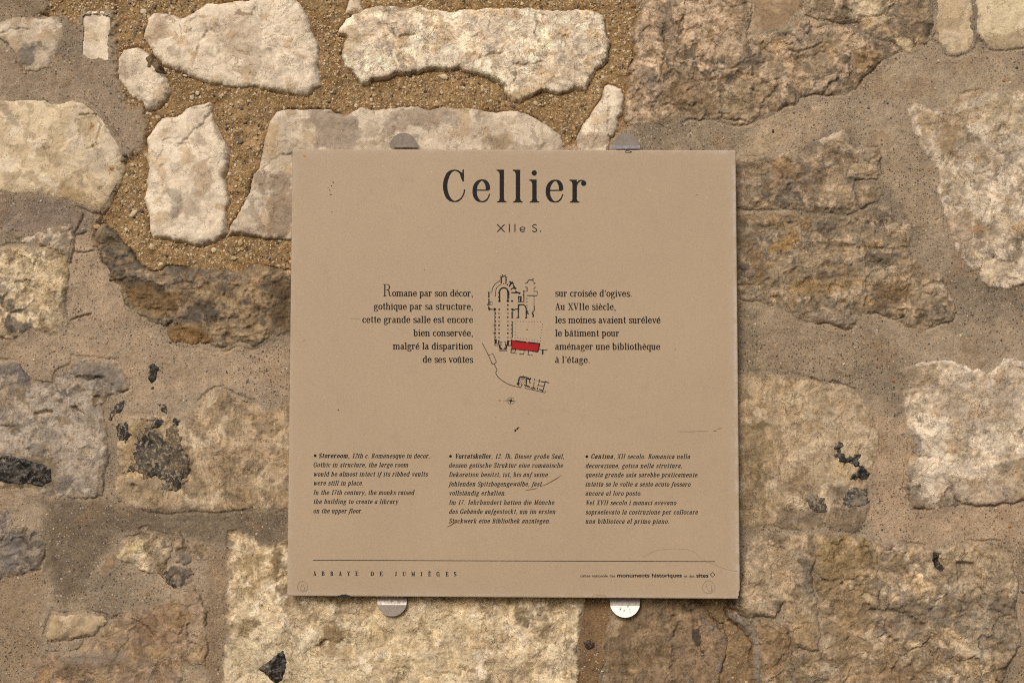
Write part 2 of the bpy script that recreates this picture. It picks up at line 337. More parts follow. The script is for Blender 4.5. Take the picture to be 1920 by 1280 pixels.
stone('s17', 'chip', P_GREYW, Z6([(1125,930),(1220,895),(1300,880),(1430,880),(1500,910),(1550,940),(1600,920),(1640,960),(1700,920),(1740,875),(1856,890),(2300,880)]) + Z7([(1850,410),(1485,405),(1300,432),(1200,422),(1100,440),(1000,452),(955,440),(922,350),(915,260),(948,180),(935,100),(922,0)]) + Z6([(1130,1150),(1135,1040)]), 7, 7, 1.2, 'large white chipped stone low at the right edge')
stone('s18', 'tooled', P_TAN, Z6([(-100,950),(150,960),(300,965),(560,980),(700,1010),(850,1050),(880,1110),(930,1170),(970,1260)]) + Z7([(760,20),(800,100),(790,200),(745,280),(740,360),(742,450),(730,500),(700,550),(600,555),(540,532),(450,555),(300,532),(120,550),(-80,550)]), 6, 8, 0.8, 'tooled pale stone with black flints right of the panel')
stone('s19a', 'rough', P_TAN, Z7([(210,570),(150,640),(130,780),(80,920),(120,950),(200,965),(290,975),(335,905),(350,1000),(375,1112),(500,1133),(512,1000),(485,850),(470,750),(500,650),(475,568),(330,560)]), 9, 9, 0.8, under=None)
stone('s19b', 'rough', P_TAN, Z7([(475,570),(600,562),(700,566),(800,600),(900,610),(1010,622),(1200,600),(1380,610),(1430,680),(1460,800),(1460,950),(1480,1100),(1410,1200),(1390,1290),(1380,1420),(230,1420),(225,1250),(215,1120),(190,985),(300,985),(350,1010),(378,1120),(505,1140),(515,1000),(490,850),(478,750)]), 7, 10, 1.2, 'large grey-brown stone in the lower right corner')
stone('s20', 'chip', P_CREAM, Z8([(90,70),(120,66),(150,70),(200,110),(230,112),(285,85),(400,80),(900,100),(1250,200),(1310,290),(1290,350),(1290,400),(1270,470),(1285,540),(1262,600),(1262,660),(60,660),(62,600),(65,480),(82,400),(75,300),(82,260),(80,170)]), 7, 8, 1.3, 'wide cream stone under the panel')
stone('s21', 'tooled', P_BROWN, Z8([(1392,200),(1385,300),(1400,360),(1370,400),(1360,470),(1372,540),(1366,660),(1730,660),(1745,590),(1775,500),(1780,440),(1765,390),(1700,325),(1660,250),(1600,200)]), 6, 9, 1.0, 'brown stained stone with black streaks under the panel')
stone('s22', 'chip', P_GREY, Zm(1340,780,2.56,[(62,930),(110,945),(160,985),(210,1050),(225,1110),(255,1200),(300,1260),(320,1420),(225,1420),(215,1300),(180,1180),(190,1100),(130,1010),(80,980)]), 4, 6, 1.0)
stone('s23', 'pitted', [alb(180, 167, 150), alb(158, 146, 131), alb(124, 117, 109), alb(152, 132, 102)], Z4([(-200,890),(0,880),(60,885),(100,900),(140,960),(200,1010),(310,1030),(330,940),(420,910),(425,860),(560,870),(680,890),(750,950),(760,1050),(650,1100),(600,1150)]) + Z5([(510,60),(515,180),(498,300),(480,375),(400,392),(250,398),(200,370),(60,345),(-200,345)]), 6, 9, 1.2, 'grey pitted stone with holes')
stone('s24', 'tooled', P_TAN, Z4([(1740,1120),(1600,1150),(1430,1100),(1320,1050),(1260,1060),(1190,1130),(1140,1180)]) + Z5([(885,30),(800,-10),(620,0),(560,40),(545,150),(540,290),(548,370),(570,410),(640,448),(760,462),(900,460),(1150,457),(1375,447),(1500,440),(1500,-100)]), 5, 8, 0.9, 'flat tan stone holding a large dark flint')
stone('s25', 'flaky', P_DARK, Z4([(600,60),(660,100),(740,200),(800,290),(850,325),(900,345),(1000,320),(1100,320),(1200,340),(1300,330),(1440,345),(1500,312),(1640,322),(1740,345),(1900,345),(1900,760),(1740,762),(1640,740),(1520,815),(1430,790),(1340,820),(1250,800),(1150,800),(1000,770),(980,700),(900,660),(800,600),(720,540),(700,440),(640,400),(620,300),(590,220),(560,130)]), 7, 10, 1.3, 'dark slaty brown stone left of the panel')
stone('s26', 'rough', P_CREAM, Z4([(-200,200),(0,195),(100,180),(200,205),(310,205),(380,260),(408,310),(395,450),(380,560),(400,640),(350,720),(280,720),(180,700),(100,745),(-200,745)]), 6, 10, 0.9)
stone('s27', 'rough', P_GREY, Z5([(-200,450),(0,455),(40,440),(60,520),(190,540),(210,600),(180,740),(80,770),(-200,780)]), 5, 8, 1.0)
stone('s28a', 'rough', P_CREAM, Z5([(565,600),(665,570),(690,610),(710,680),(735,755),(700,757),(640,715),(570,695),(560,640)]), 5, 5, 0.8)
stone('s28b', 'rough', P_TAN, Z5([(670,545),(700,532),(740,560),(815,575),(825,640),(790,730),(790,765),(742,758),(715,680),(690,610)]), 5, 5, 0.8)
stone('s28c', 'rough', P_BROWN, Z5([(820,550),(860,548),(890,600),(925,640),(930,700),(880,715),(840,700),(830,640),(820,600)]), 5, 5, 0.8)
stone('s28d', 'rough', P_GREY, Z5([(800,715),(850,712),(930,712),(935,750),(915,795),(862,832),(800,810),(785,765)]), 5, 5, 1.0)
stone('s28e', 'rough', P_TAN, Z5([(925,605),(970,610),(1003,665),(960,715),(935,690),(925,640)]), 4, 5, 0.7)
stone('s28f', 'chalk', P_BROWN, Z5([(465,760),(480,705),(540,640),(560,625),(570,700),(545,735),(490,775)]), 3, 5, 0.7)
stone('s29', 'chalk', P_TAN, Z5([(205,1060),(225,1000),(248,945),(290,950),(400,935),(500,960),(518,990),(440,1050),(330,1075),(235,1085)]), 9, 9, 1.0)
stone('s30', 'chip', [alb(172, 148, 120), alb(154, 132, 108), alb(132, 118, 102), alb(178, 152, 112)], Z5([(520,988),(600,945),(760,900),(855,862),(880,825),(915,828),(955,862),(968,915),(992,935),(990,1050),(1000,1130),(990,1195),(935,1200),(872,1210),(865,1300),(865,1420),(150,1420),(160,1300),(162,1200),(185,1145),(300,1135),(380,1125),(400,1080),(450,1050)]), 6, 9, 1.2, 'broad brown stone in the lower left')
stone('s31', 'rough', P_GREYW, Z4([(340,70),(420,60),(430,130),(420,230),(400,290),(330,230),(220,195),(100,170),(60,120),(200,110)]), 5, 7, 0.9)
stone('s32', 'chip', P_GREY, Z7([(-90,930),(-20,960),(20,1010),(60,1070),(50,1120),(40,1200),(20,1290),(0,1420),(-200,1420)]), 5, 7, 0.8)
# flints and small nodules set in larger stones or in the mortar
def flint(key, pts, under=None, h=6, r=6, label=None, pal=P_FLINT):
    stone(key, 'flint', pal, pts, h, r, 1.0, label, 'flint', under)
flint('f1', Z5([(-60,200),(50,197),(130,210),(200,235),(235,262),(235,310),(200,333),(140,325),(60,318),(-60,300)]), 's23', 4, 10, 'glossy black flint nodule')
flint('f2', Z5([(640,150),(670,80),(700,40),(740,60),(790,120),(800,60),(830,30),(850,60),(870,150),(900,210),(905,250),(880,300),(870,350),(830,358),(775,345),(790,300),(700,290),(650,270),(590,270),(640,230)]), 's24', 8, 8, 'dark mottled flint', [np.array([.03,.027,.025]), np.array([.10,.08,.055]), np.array([.22,.18,.12]), np.array([.16,.11,.05])])
flint('f3', Z5([(530,40),(560,30),(610,40),(620,90),(600,125),(570,110),(540,80)]), 's24', 5, 5)
flint('f4', Z4([(890,915),(915,905),(945,925),(935,960),(925,1000),(905,1020),(888,985),(895,950)]), None, 4, 4)
flint('f5', Z4([(655,1230),(665,1180),(700,1140),(748,1125),(735,1150),(720,1190),(690,1200),(668,1230)]), None, 4, 4)
flint('f6', Z4([(940,1140),(970,1145),(990,1180),(985,1195),(960,1175)]), None, 4, 4)
flint('f7', Z4([(890,1240),(930,1230),(975,1250),(960,1275),(910,1280)]), 's24', 4, 4)
flint('f8', Z4([(1030,1240),(1060,1205),(1070,1240),(1055,1265),(1035,1270)]), 's24', 4, 4)
flint('f9', Z7([(580,150),(595,122),(608,128),(605,170),(625,205),(660,200),(668,185),(700,182),(708,205),(690,220),(715,240),(740,272),(735,292),(700,302),(655,300),(652,285),(680,275),(690,250),(655,222),(610,218),(585,190)]), 's18', 4, 3, 'jagged black flint')
flint('f10', Z7([(430,385),(450,375),(490,378),(520,400),(548,440),(535,458),(495,455),(450,425)]), 's18', 3, 4, None, [np.array([.04,.034,.028]), np.array([.16,.13,.10]), np.array([.32,.26,.19]), np.array([.1,.08,.06])])
flint('f11', Z7([(618,385),(640,355),(690,345),(735,360),(735,410),(700,438),(650,435),(620,410)]), 's18', 3, 5, None, [np.array([.06,.055,.05]), np.array([.18,.15,.12]), np.array([.3,.26,.2]), np.array([.1,.09,.07])])
flint('f12', Z5([(1360,1130),(1368,1190),(1355,1260),(1320,1270),(1275,1240),(1245,1215),(1290,1180),(1330,1150)]), 's20', 5, 6, 'black angular flint')
flint('f13', Z7([(1050,690),(1065,658),(1090,660),(1085,700),(1110,730),(1085,742),(1058,720)]), 's19b', 4, 4)
flint('f14', Z8([(1300,440),(1318,432),(1332,442),(1330,462),(1312,468),(1300,458)]), None, 5, 4, 'dark reddish flint', [np.array([.05,.03,.025]), np.array([.09,.05,.04]), np.array([.12,.08,.06]), np.array([.05,.03,.02])])
flint('f15', Z5([(780,760),(800,745),(818,760),(828,790),(845,805),(838,822),(805,812),(790,790)]), None, 6, 4)

# painted variation: (target keys or None for mortar or '*', polygon, colour, strength, softness px)
PT = []
def paint(keys, pts, col, a=0.8, soft=6.0, thr=0.0): PT.append((keys, pts, col, a, soft, thr))
# chalk stone stains (upper left group), plus painted shade beside the panel
paint(['s1'], Z1([(80,290),(140,250),(230,235),(235,260),(190,300),(200,350),(140,370),(100,330)]), alb(78, 74, 72), 0.75, 8)
paint(['s1'], Z1([(-60,150),(20,200),(80,290),(120,380),(-60,300)]), alb(160, 132, 88), 0.6, 10)
paint(['s3'], Z1([(660,310),(700,330),(720,400),(700,440),(660,400)]), alb(150, 132, 112), 0.6, 6)
paint(['s3'], Z1([(790,560),(860,560),(870,600),(810,612)]), alb(112, 108, 106), 0.6, 5)
paint(['s4'], Z1([(810,160),(860,70),(930,80),(945,150),(900,200),(850,230),(815,210)]), alb(172, 148, 122), 0.7, 8)
paint(['s4'], Z1([(1140,170),(1230,110),(1400,130),(1480,220),(1500,350),(1400,420),(1300,380),(1200,260)]), alb(168, 146, 122), 0.55, 26)
paint(['s4'], Z1([(1300,60),(1340,55),(1380,75),(1420,45),(1405,80),(1330,98),(1300,85)]), alb(128, 104, 80), 0.8, 3)
paint(['s4'], Z1([(1150,120),(1200,105),(1220,140),(1180,150)]), alb(134, 112, 92), 0.7, 6)
paint(['s4'], Z1([(930,260),(980,250),(1025,300),(990,330),(940,310)]), alb(164, 146, 126), 0.6, 5)
paint(['s5'], Z1([(0,560),(50,600),(90,650),(120,700),(60,690),(0,620)]), alb(128, 112, 90), 0.6, 8)
paint(['s5'], Z1([(440,640),(520,630),(560,720),(540,820),(480,830),(430,760)]), alb(186, 166, 130), 0.6, 9)
paint(['s5'], Z1([(380,620),(440,610),(430,740),(480,850),(560,830),(580,700),(640,780),(660,900),(560,980),(420,850),(360,740)]), alb(204, 190, 170), 0.65, 10)
paint(['s5'], Z1([(280,1060),(340,1010),(400,1040),(460,1090),(560,1190),(440,1150),(300,1110)]), alb(150, 122, 76), 0.65, 9)
paint(['s5'], Z1([(615,930),(640,928),(645,948),(622,956)]), alb(150, 88, 30), 0.95, 2)
paint(['s5'], Z1([(490,698),(508,694),(510,706),(494,710)]), alb(160, 96, 36), 0.9, 1.5)
paint(['s5'], Z1([(596,735),(625,735),(620,760),(600,755)]), alb(96, 92, 92), 0.7, 3)
paint(['s6'], Z1([(1080,900),(1160,880),(1180,1000),(1170,1100),(1090,1090),(1075,980)]), alb(168, 142, 112), 0.7, 10)
paint(['s6'], Z1([(940,1050),(1000,1060),(1020,1150),(980,1230),(940,1180),(950,1120)]), alb(158, 146, 128), 0.75, 5)
paint(['s6'], Z1([(1000,1110),(1100,1120),(1130,1180),(1060,1220),(1000,1200)]), alb(160, 142, 122), 0.7, 8)
paint(['s6'], Z1([(1080,740),(1110,750),(1140,800),(1120,820),(1090,790)]), alb(166, 146, 122), 0.6, 4)
paint(['s7'], Z1([(1740,600),(1900,600),(1990,640),(2010,700),(2000,830),(1760,830),(1750,740),(1730,660)]), alb(150, 134, 116), 0.85, 7)
paint(['s7'], Z2([(430,600),(700,590),(760,620),(680,680),(600,730),(500,710),(420,740),(360,800),(240,810),(330,770),(420,680)]), alb(150, 132, 112), 0.8, 8)
paint(['s7'], Z2([(960,760),(1050,750),(1080,800),(1010,835),(950,810)]), alb(146, 128, 104), 0.7, 6)
paint(['s7'], Z1([(1400,960),(1460,930),(1480,1010),(1470,1100),(1430,1060)]), alb(132, 110, 88), 0.7, 7)
paint(['s7'], [(505,330),(548,320),(548,445),(500,440),(480,420),(505,400)], alb(138, 118, 98), 0.8, 12)  # grime by the panel edge, with the panel's soft side shadow in the colour
paint(['s8'], Z2([(150,80),(300,30),(500,45),(640,60),(560,80),(420,70),(280,80),(190,110)]), alb(164, 146, 122), 0.7, 7)
paint(['s8'], Z2([(430,310),(490,310),(500,350),(460,370),(430,340)]), alb(150, 140, 126), 0.7, 4)
paint(['s8'], Z2([(1060,392),(1120,392),(1122,425),(1100,430),(1105,470),(1072,472),(1078,430)]), alb(112, 104, 92), 0.85, 2.5)
paint(['s8'], Z2([(645,148),(660,140),(662,165),(650,170)]), alb(176, 112, 44), 0.9, 1.5)
paint(['s8'], Z2([(1370,180),(1400,195),(1405,215),(1385,212)]), alb(190, 146, 70), 0.85, 1.5)
paint(['s9'], Z2([(1440,740),(1560,730),(1620,760),(1560,830),(1440,830)]), alb(150, 128, 100), 0.7, 8)
# rough stone s10
paint(['s10'], Z3([(80,120),(120,0),(240,0),(200,120),(215,260),(210,400),(160,480),(150,600),(30,590),(40,440),(70,260)]), alb(200, 176, 148), 0.8, 8, 0.05)
paint(['s10'], Z3([(250,20),(330,0),(560,0),(560,180),(480,260),(420,330),(370,330),(360,240),(270,140)]), alb(198, 174, 146), 0.75, 9, 0.15)
paint(['s10'], Z3([(110,320),(180,330),(195,400),(150,430),(105,380)]), alb(134, 120, 104), 0.85, 4)
paint(['s10'], Z3([(180,10),(250,20),(250,140),(215,200),(180,180)]), alb(140, 126, 108), 0.8, 6)
paint(['s10'], Z3([(220,340),(360,330),(440,390),(460,540),(340,560),(220,480)]), alb(136, 112, 82), 0.6, 14)
paint(['s10'], Z3([(490,440),(560,390),(740,390),(740,440),(680,500),(640,560),(560,580),(490,550)]), alb(164, 148, 118), 0.6, 8)
paint(['s10'], Z3([(590,300),(660,240),(690,220),(660,290),(600,310)]), alb(96, 86, 74), 0.7, 6)
paint(['s10'], Z3([(500,345),(555,350),(550,385),(505,380)]), alb(92, 84, 74), 0.7, 5)
paint(['s10'], Z3([(960,205),(1010,200),(1030,260),(1000,290),(965,250)]), alb(190, 158, 112), 0.7, 4)
paint(['s10'], Z3([(1120,250),(1200,240),(1240,290),(1160,340),(1110,300)]), alb(168, 136, 88), 0.7, 7)
paint(['s12'], Z3([(1060,-60),(1250,-60),(1250,70),(1200,75),(1100,50)]), alb(200, 184, 152), 0.85, 6)
paint(['s12'], Z3([(1250,10),(1330,40),(1460,130),(1495,180),(1400,240),(1330,240),(1270,150)]), alb(126, 110, 88), 0.55, 10, 0.05)
paint(['s12'], Z3([(1325,190),(1370,185),(1395,220),(1380,245),(1340,230)]), alb(206, 186, 146), 0.85, 3)
paint(['s12'], Z3([(1450,110),(1495,130),(1495,185),(1450,170)]), alb(80, 76, 74), 0.6, 5)
paint(['s13'], Z3([(1500,-60),(1600,-60),(1680,60),(1680,240),(1560,250),(1500,190)]), alb(178, 154, 118), 0.5, 16)
paint(['s14'], Z3([(1695,-60),(2100,-60),(2100,60),(1900,120),(1780,165),(1692,155)]), alb(212, 196, 160), 0.85, 7)
paint(['s14'], Z3([(1740,170),(2300,140),(2300,240),(1760,240)]), alb(160, 140, 110), 0.7, 8)
paint(['s15a'], Z3([(960,640),(1080,600),(1090,640),(1000,680)]), alb(180, 160, 134), 0.8, 4)
paint(['s15a'], Z3([(1090,690),(1240,705),(1245,820),(1120,820)]), alb(182, 164, 134), 0.6, 9)
paint(['s15a'], Z3([(740,740),(820,740),(820,830),(760,840),(730,800)]), alb(160, 126, 80), 0.6, 6)
paint(['s15b'], Z6([(100,0),(620,0),(600,60),(400,60),(140,50)]), alb(166, 134, 84), 0.7, 8, 0.05)
paint(['s15b'], Z6([(320,210),(480,110),(515,140),(470,210),(360,250)]), alb(168, 132, 80), 0.85, 4)
paint(['s15b'], Z6([(700,180),(820,160),(760,330),(680,260)]), alb(160, 142, 118), 0.6, 9)
paint(['s15b'], Z6([(440,400),(900,390),(880,430),(620,480),(480,470)]), alb(172, 144, 96), 0.75, 9, 0.05)
paint(['s15b'], Z6([(950,420),(1170,400),(1180,520),(960,540)]), alb(124, 98, 62), 0.7, 12)
paint(['s15b'], Z6([(1260,400),(1380,430),(1390,500),(1300,540),(1250,480)]), alb(186, 166, 138), 0.8, 6)
paint(['s15b'], Z6([(560,580),(840,600),(790,690),(560,640)]), alb(168, 150, 130), 0.7, 8)
paint(['s15b'], Z6([(920,240),(1100,250),(1080,310),(930,330)]), alb(110, 98, 80), 0.7, 8)
paint(['s15b'], Z6([(-60,20),(300,30),(300,300),(-60,380)]), alb(110, 98, 84), 0.45, 20)
paint(['s16'], Z6([(1390,0),(1500,0),(1560,100),(1500,180),(1500,270),(1470,250)]), alb(176, 154, 132), 0.75, 7)
paint(['s16'], Z6([(1520,60),(1620,60),(1600,110),(1530,130)]), alb(176, 140, 90), 0.6, 6)
paint(['s16'], Z3([(1800,450),(2100,450),(2100,600),(1750,640),(1700,520)]), alb(196, 178, 146), 0.6, 20)
paint(['s16'], Z3([(1540,520),(1640,540),(1600,760),(1520,720)]), alb(150, 124, 88), 0.6, 12)
paint(['s17'], Z6([(1300,1000),(1856,960),(2000,1280),(1300,1280)]), alb(190, 174, 154), 0.5, 24)
paint(['s17'], Z7([(930,80),(1000,100),(980,180),(940,180)]), alb(112, 100, 88), 0.6, 8)
paint(['s17'], Z7([(920,310),(990,360),(1010,450),(960,450)]), alb(100, 88, 74), 0.7, 8)
paint(['s17'], Z7([(1100,350),(1180,370),(1200,420),(1080,430)]), alb(134, 118, 100), 0.7, 8)
paint(['s18'], Z7([(110,0),(260,0),(260,540),(110,550)]), alb(136, 118, 84), 0.65, 34)
paint(['s18'], Z7([(360,80),(420,100),(500,160),(450,170),(380,140)]), alb(172, 150, 108), 0.7, 6)
paint(['s18'], Z7([(300,440),(740,450),(720,550),(300,530)]), alb(132, 116, 98), 0.7, 12)
paint(['s18'], Z7([(560,330),(620,330),(740,460),(640,480),(560,420)]), alb(140, 126, 112), 0.7, 8)
paint(['s18'], Z6([(500,990),(880,1060),(960,1270),(500,1270)]), alb(188, 170, 142), 0.5, 20)
paint(['s19b'], Z7([(470,570),(740,570),(760,700),(620,790),(520,800),(470,720)]), alb(158, 134, 88), 0.7, 14)
paint(['s19b'], Z7([(760,900),(1100,860),(1180,1020),(980,1060),(770,1030)]), alb(122, 112, 100), 0.6, 18)
paint(['s19b'], Z7([(1050,640),(1250,640),(1250,800),(1150,800),(1150,700)]), alb(170, 156, 136), 0.6, 8)
paint(['s19b'], Z7([(870,850),(935,830),(930,900),(890,905)]), alb(176, 160, 140), 0.7, 4)
paint(['s19b'], Z7([(200,960),(350,1010),(380,1130),(340,1280),(220,1250)]), alb(142, 112, 74), 0.6, 12)
paint(['s19b'], Z7([(560,1150),(1000,1120),(1020,1420),(560,1420)]), alb(150, 124, 92), 0.5, 20)
paint(['s19a'], Z7([(350,900),(500,950),(505,1115),(380,1110)]), alb(178, 154, 114), 0.6, 6)
paint(['s19a'], Z7([(380,740),(480,700),(480,880),(410,850)]), alb(146, 136, 120), 0.6, 8)
paint(['s20'], Z8([(60,430),(280,370),(500,440),(620,600),(60,660)]), alb(210, 196, 162), 0.6, 22)
paint(['s20'], Z8([(390,450),(420,390),(450,380),(505,430),(470,450)]), alb(138, 112, 74), 0.85, 4)
paint(['s20'], Z8([(405,455),(500,455),(500,490),(430,500)]), alb(172, 150, 116), 0.8, 4)
paint(['s20'], Z8([(90,170),(240,130),(240,250),(120,260)]), alb(166, 142, 96), 0.6, 14, 0.05)
paint(['s20'], Z8([(240,110),(300,90),(300,290),(240,260)]), alb(112, 92, 62), 0.6, 12, 0.05)
paint(['s20'], Z8([(1050,310),(1180,310),(1180,410),(1080,400)]), alb(120, 104, 76), 0.6, 10, 0.05)
paint(['s20'], Z8([(800,420),(890,430),(890,480),(830,490)]), alb(180, 162, 134), 0.7, 4)
paint(['s20'], Z8([(80,380),(200,370),(190,430),(90,430)]), alb(140, 120, 86), 0.6, 8, 0.05)
paint(['s20'], Z8([(640,450),(690,460),(700,660),(650,660)]), alb(150, 130, 96), 0.6, 8, 0.05)
paint(['s21'], Z8([(1600,400),(1780,420),(1740,600),(1590,590)]), alb(156, 132, 106), 0.6, 12)
paint(['s21'], Z8([(1670,400),(1690,395),(1700,440),(1700,480),(1680,470)]), alb(56, 52, 52), 0.85, 3)
paint(['s21'], Z8([(1400,470),(1560,440),(1580,520),(1420,560)]), alb(104, 86, 62), 0.5, 16, 0.1)
paint(['s23'], Z4([(420,860),(690,890),(760,1060),(640,1080),(420,960)]), alb(136, 128, 118), 0.6, 14)
paint(['s23'], Z4([(-60,880),(130,900),(180,1010),(0,960)]), alb(104, 102, 104), 0.7, 8)
paint(['s23'], Z4([(-60,1040),(60,1060),(80,1130),(0,1160),(-60,1160)]), alb(164, 144, 116), 0.7, 6)
paint(['s23'], Z5([(0,180),(230,190),(290,290),(240,350),(0,350)]), alb(126, 110, 80), 0.7, 12)
paint(['s24'], Z5([(560,300),(640,290),(780,300),(900,400),(900,460),(640,440),(560,400)]), alb(164, 144, 116), 0.6, 8)
paint(['s24'], Z5([(600,20),(720,10),(800,100),(640,280),(590,260)]), alb(166, 144, 104), 0.7, 8)
paint(['s24'], Z5([(660,60),(760,60),(800,200),(700,240),(650,180)]), alb(108, 98, 86), 0.6, 10)
paint(['s25'], Z4([(1080,420),(1560,420),(1640,700),(1400,760),(1180,720),(1340,620)]), alb(174, 148, 110), 0.7, 14, 0.08)
paint(['s25'], Z4([(620,180),(800,260),(900,400),(1060,460),(900,440),(740,420),(640,320)]), alb(104, 100, 92), 0.75, 9, 0.05)
paint(['s25'], Z4([(720,430),(900,420),(1120,500),(1060,620),(900,580),(760,520)]), alb(132, 104, 64), 0.75, 10)
paint(['s25'], Z4([(1120,560),(1280,520),(1340,600),(1240,660),(1140,640)]), alb(84, 80, 74), 0.8, 8, 0.05)
paint(['s25'], Z4([(1000,690),(1200,660),(1260,760),(1150,795),(1010,760)]), alb(140, 104, 54), 0.8, 9)
paint(['s25'], Z4([(1620,350),(1760,360),(1760,740),(1640,720)]), alb(100, 80, 58), 0.75, 12)
paint(['s25'], Z4([(880,430),(980,430),(980,480),(920,490)]), alb(70, 66, 60), 0.7, 5)
paint(['s26'], Z4([(-60,470),(60,480),(160,640),(170,720),(80,740),(20,640),(-60,600)]), alb(84, 80, 76), 0.75, 7, 0.05)
paint(['s26'], Z4([(120,320),(380,300),(350,560),(200,520)]), alb(198, 176, 136), 0.5, 16)
paint(['s27'], Z5([(-60,580),(90,560),(100,700),(-60,720)]), alb(132, 128, 124), 0.6, 10)
paint(['s28a'], Z5([(570,640),(660,580),(690,610),(640,660),(570,690)]), alb(204, 186, 146), 0.8, 4)
paint(['s28c'], Z5([(845,670),(880,650),(925,665),(920,705),(860,705)]), alb(140, 134, 122), 0.8, 3)
paint(['s28d'], Z5([(790,735),(860,730),(880,800),(800,800)]), alb(84, 72, 60), 0.6, 6, 0.05)
paint(['s29'], Z5([(240,960),(290,965),(240,1060),(215,1050)]), alb(186, 160, 120), 0.6, 4)
paint(['s30'], Z5([(640,970),(860,900),(880,1000),(800,1100),(660,1080)]), alb(152, 122, 92), 0.6, 18)
paint(['s30'], Z5([(170,1180),(640,1150),(640,1220),(180,1230)]), alb(122, 102, 80), 0.6, 10)
paint(['s30'], Z5([(180,1200),(240,1200),(240,1280),(180,1280)]), alb(178, 142, 96), 0.6, 8)

paint(['s17'], Z7([(980,20),(1120,10),(1130,80),(1050,100),(985,80)]), alb(222, 208, 186), 0.8, 6)
paint(['s17'], Z7([(940,200),(1150,190),(1340,230),(1300,300),(1100,290),(960,250)]), alb(220, 206, 184), 0.7, 8)
paint(['s17'], Z7([(1200,330),(1485,300),(1600,420),(1200,420)]), alb(176, 158, 136), 0.6, 12)
paint(['s17'], Z6([(1120,940),(1230,900),(1260,1000),(1240,1100),(1130,1100)]), alb(156, 136, 112), 0.75, 10)
paint(['s18'], Z7([(330,60),(700,40),(780,160),(720,260),(560,180),(400,160)]), alb(198, 180, 152), 0.6, 16)
paint(['s18'], Z7([(520,170),(640,180),(640,300),(520,320),(400,300)]), alb(186, 168, 136), 0.5, 14)
paint(['s19a'], Z7([(150,640),(380,640),(420,760),(300,900),(140,900)]), alb(192, 172, 142), 0.6, 14)
paint(['s19b'], Z7([(1120,620),(1380,620),(1440,820),(1300,900),(1160,840)]), alb(176, 158, 130), 0.55, 14)
paint(['s19b'], Z7([(1180,820),(1440,860),(1460,1100),(1240,1120),(1120,980)]), alb(138, 128, 114), 0.6, 16)
paint(['s19b'], Z7([(1150,1090),(1240,1080),(1260,1140),(1160,1150)]), alb(198, 182, 156), 0.7, 7)
paint(['s19b'], Z7([(520,820),(740,800),(750,960),(700,1140),(560,1130),(520,980)]), alb(152, 128, 94), 0.55, 14)
paint(['s16'], Z6([(1560,240),(1700,250),(1800,330),(1700,440),(1620,420)]), alb(196, 176, 146), 0.6, 12)
paint(['s16'], Z3([(1620,900),(1720,880),(1780,980),(1700,1040)]), alb(214, 198, 172), 0.6, 10)
paint(['s16'], Z3([(1760,640),(2000,600),(2000,760),(1800,800)]), alb(160, 146, 128), 0.5, 14, 0.05)
paint(['s15a'], Z3([(560,760),(720,750),(700,900),(560,940)]), alb(140, 124, 102), 0.6, 12)
paint(['s15a'], Z3([(960,880),(1110,880),(1100,970),(960,960)]), alb(190, 170, 140), 0.7, 7)
paint(['s15b'], Z6([(480,220),(640,200),(660,330),(500,330)]), alb(176, 156, 128), 0.6, 9)
paint(['s15b'], Z6([(900,330),(1180,320),(1200,400),(940,410)]), alb(178, 160, 134), 0.6, 9)
paint(['s15b'], Z6([(1000,60),(1190,60),(1180,120),(1040,110)]), alb(192, 174, 146), 0.7, 7)
paint(['s10'], Z3([(820,150),(1000,130),(1080,220),(960,300),(840,260)]), alb(166, 148, 122), 0.6, 12)
paint(['s10'], Z3([(380,290),(420,300),(410,340),(370,330)]), alb(206, 178, 142), 0.8, 4)
paint(['s10'], Z3([(740,180),(800,240),(850,330),(820,360),(760,290),(710,230)]), alb(196, 170, 138), 0.7, 6)
paint(['s30'], Z5([(880,860),(970,900),(990,1100),(900,1080)]), alb(180, 158, 130), 0.6, 12)
paint(['s30'], Z5([(250,1140),(620,1140),(640,1180),(260,1190)]), alb(150, 138, 124), 0.6, 8)
paint(['s20'], Z8([(480,330),(900,320),(900,520),(700,560),(520,480)]), alb(204, 186, 148), 0.5, 20)
paint(['s23'], Z5([(250,60),(480,40),(480,300),(300,300)]), alb(184, 170, 152), 0.6, 18)

# ------------------------------------------------------------------ mortar zones
SAND = Z1([(230,-200),(280,40),(230,75),(330,85),(400,120),(430,110),(440,60),(640,60),(640,260),(650,380),(700,560),(800,600),(815,650),(830,700),(790,800),(700,880),(690,960),(640,1080),(560,1190),(520,1290)]) + Z4([(545,80),(600,210),(620,300)]) + Z4([(800,330),(1740,420),(1900,420),(1900,0)]) + [(600,250),(1070,275),(1120,270),(1180,235)] + Z3([(30,560),(60,350),(70,260),(80,120),(120,-200)])
SAND2 = Z7([(-110,880),(60,890),(130,960),(200,1100),(260,1300),(300,1420),(-200,1420),(-200,900)])

# ---- stones: heights & masks
mort_sd = np.full(PX.shape, -999.0)     # largest signed distance of any stone
SURF = {}
for s in S:
    P = to_p(s['pts']); s['P'] = P
    b = box(P, 12); s['b'] = b
    ew = s['ew'] * (0.8 if s['name'] == 'flint' else (0.75 if s['style'] == 'chalk' else 1.1))
    sd = sdist(P, PX[b] + ew * EX[b], PZ[b] + ew * EZ[b]) + 1.0
    if s['name'] == 'flint' and s['key'] not in ('f1', 'f12'): sd = sd + min(1.0, (s['P'][:, 0].max() - s['P'][:, 0].min()) / 60) * (8 * M18[b] + 6 * N7[b] - 0.5)
    s['sd'] = sd
    if s['name'] == 'stone': mort_sd[b] = np.maximum(mort_sd[b], sd)

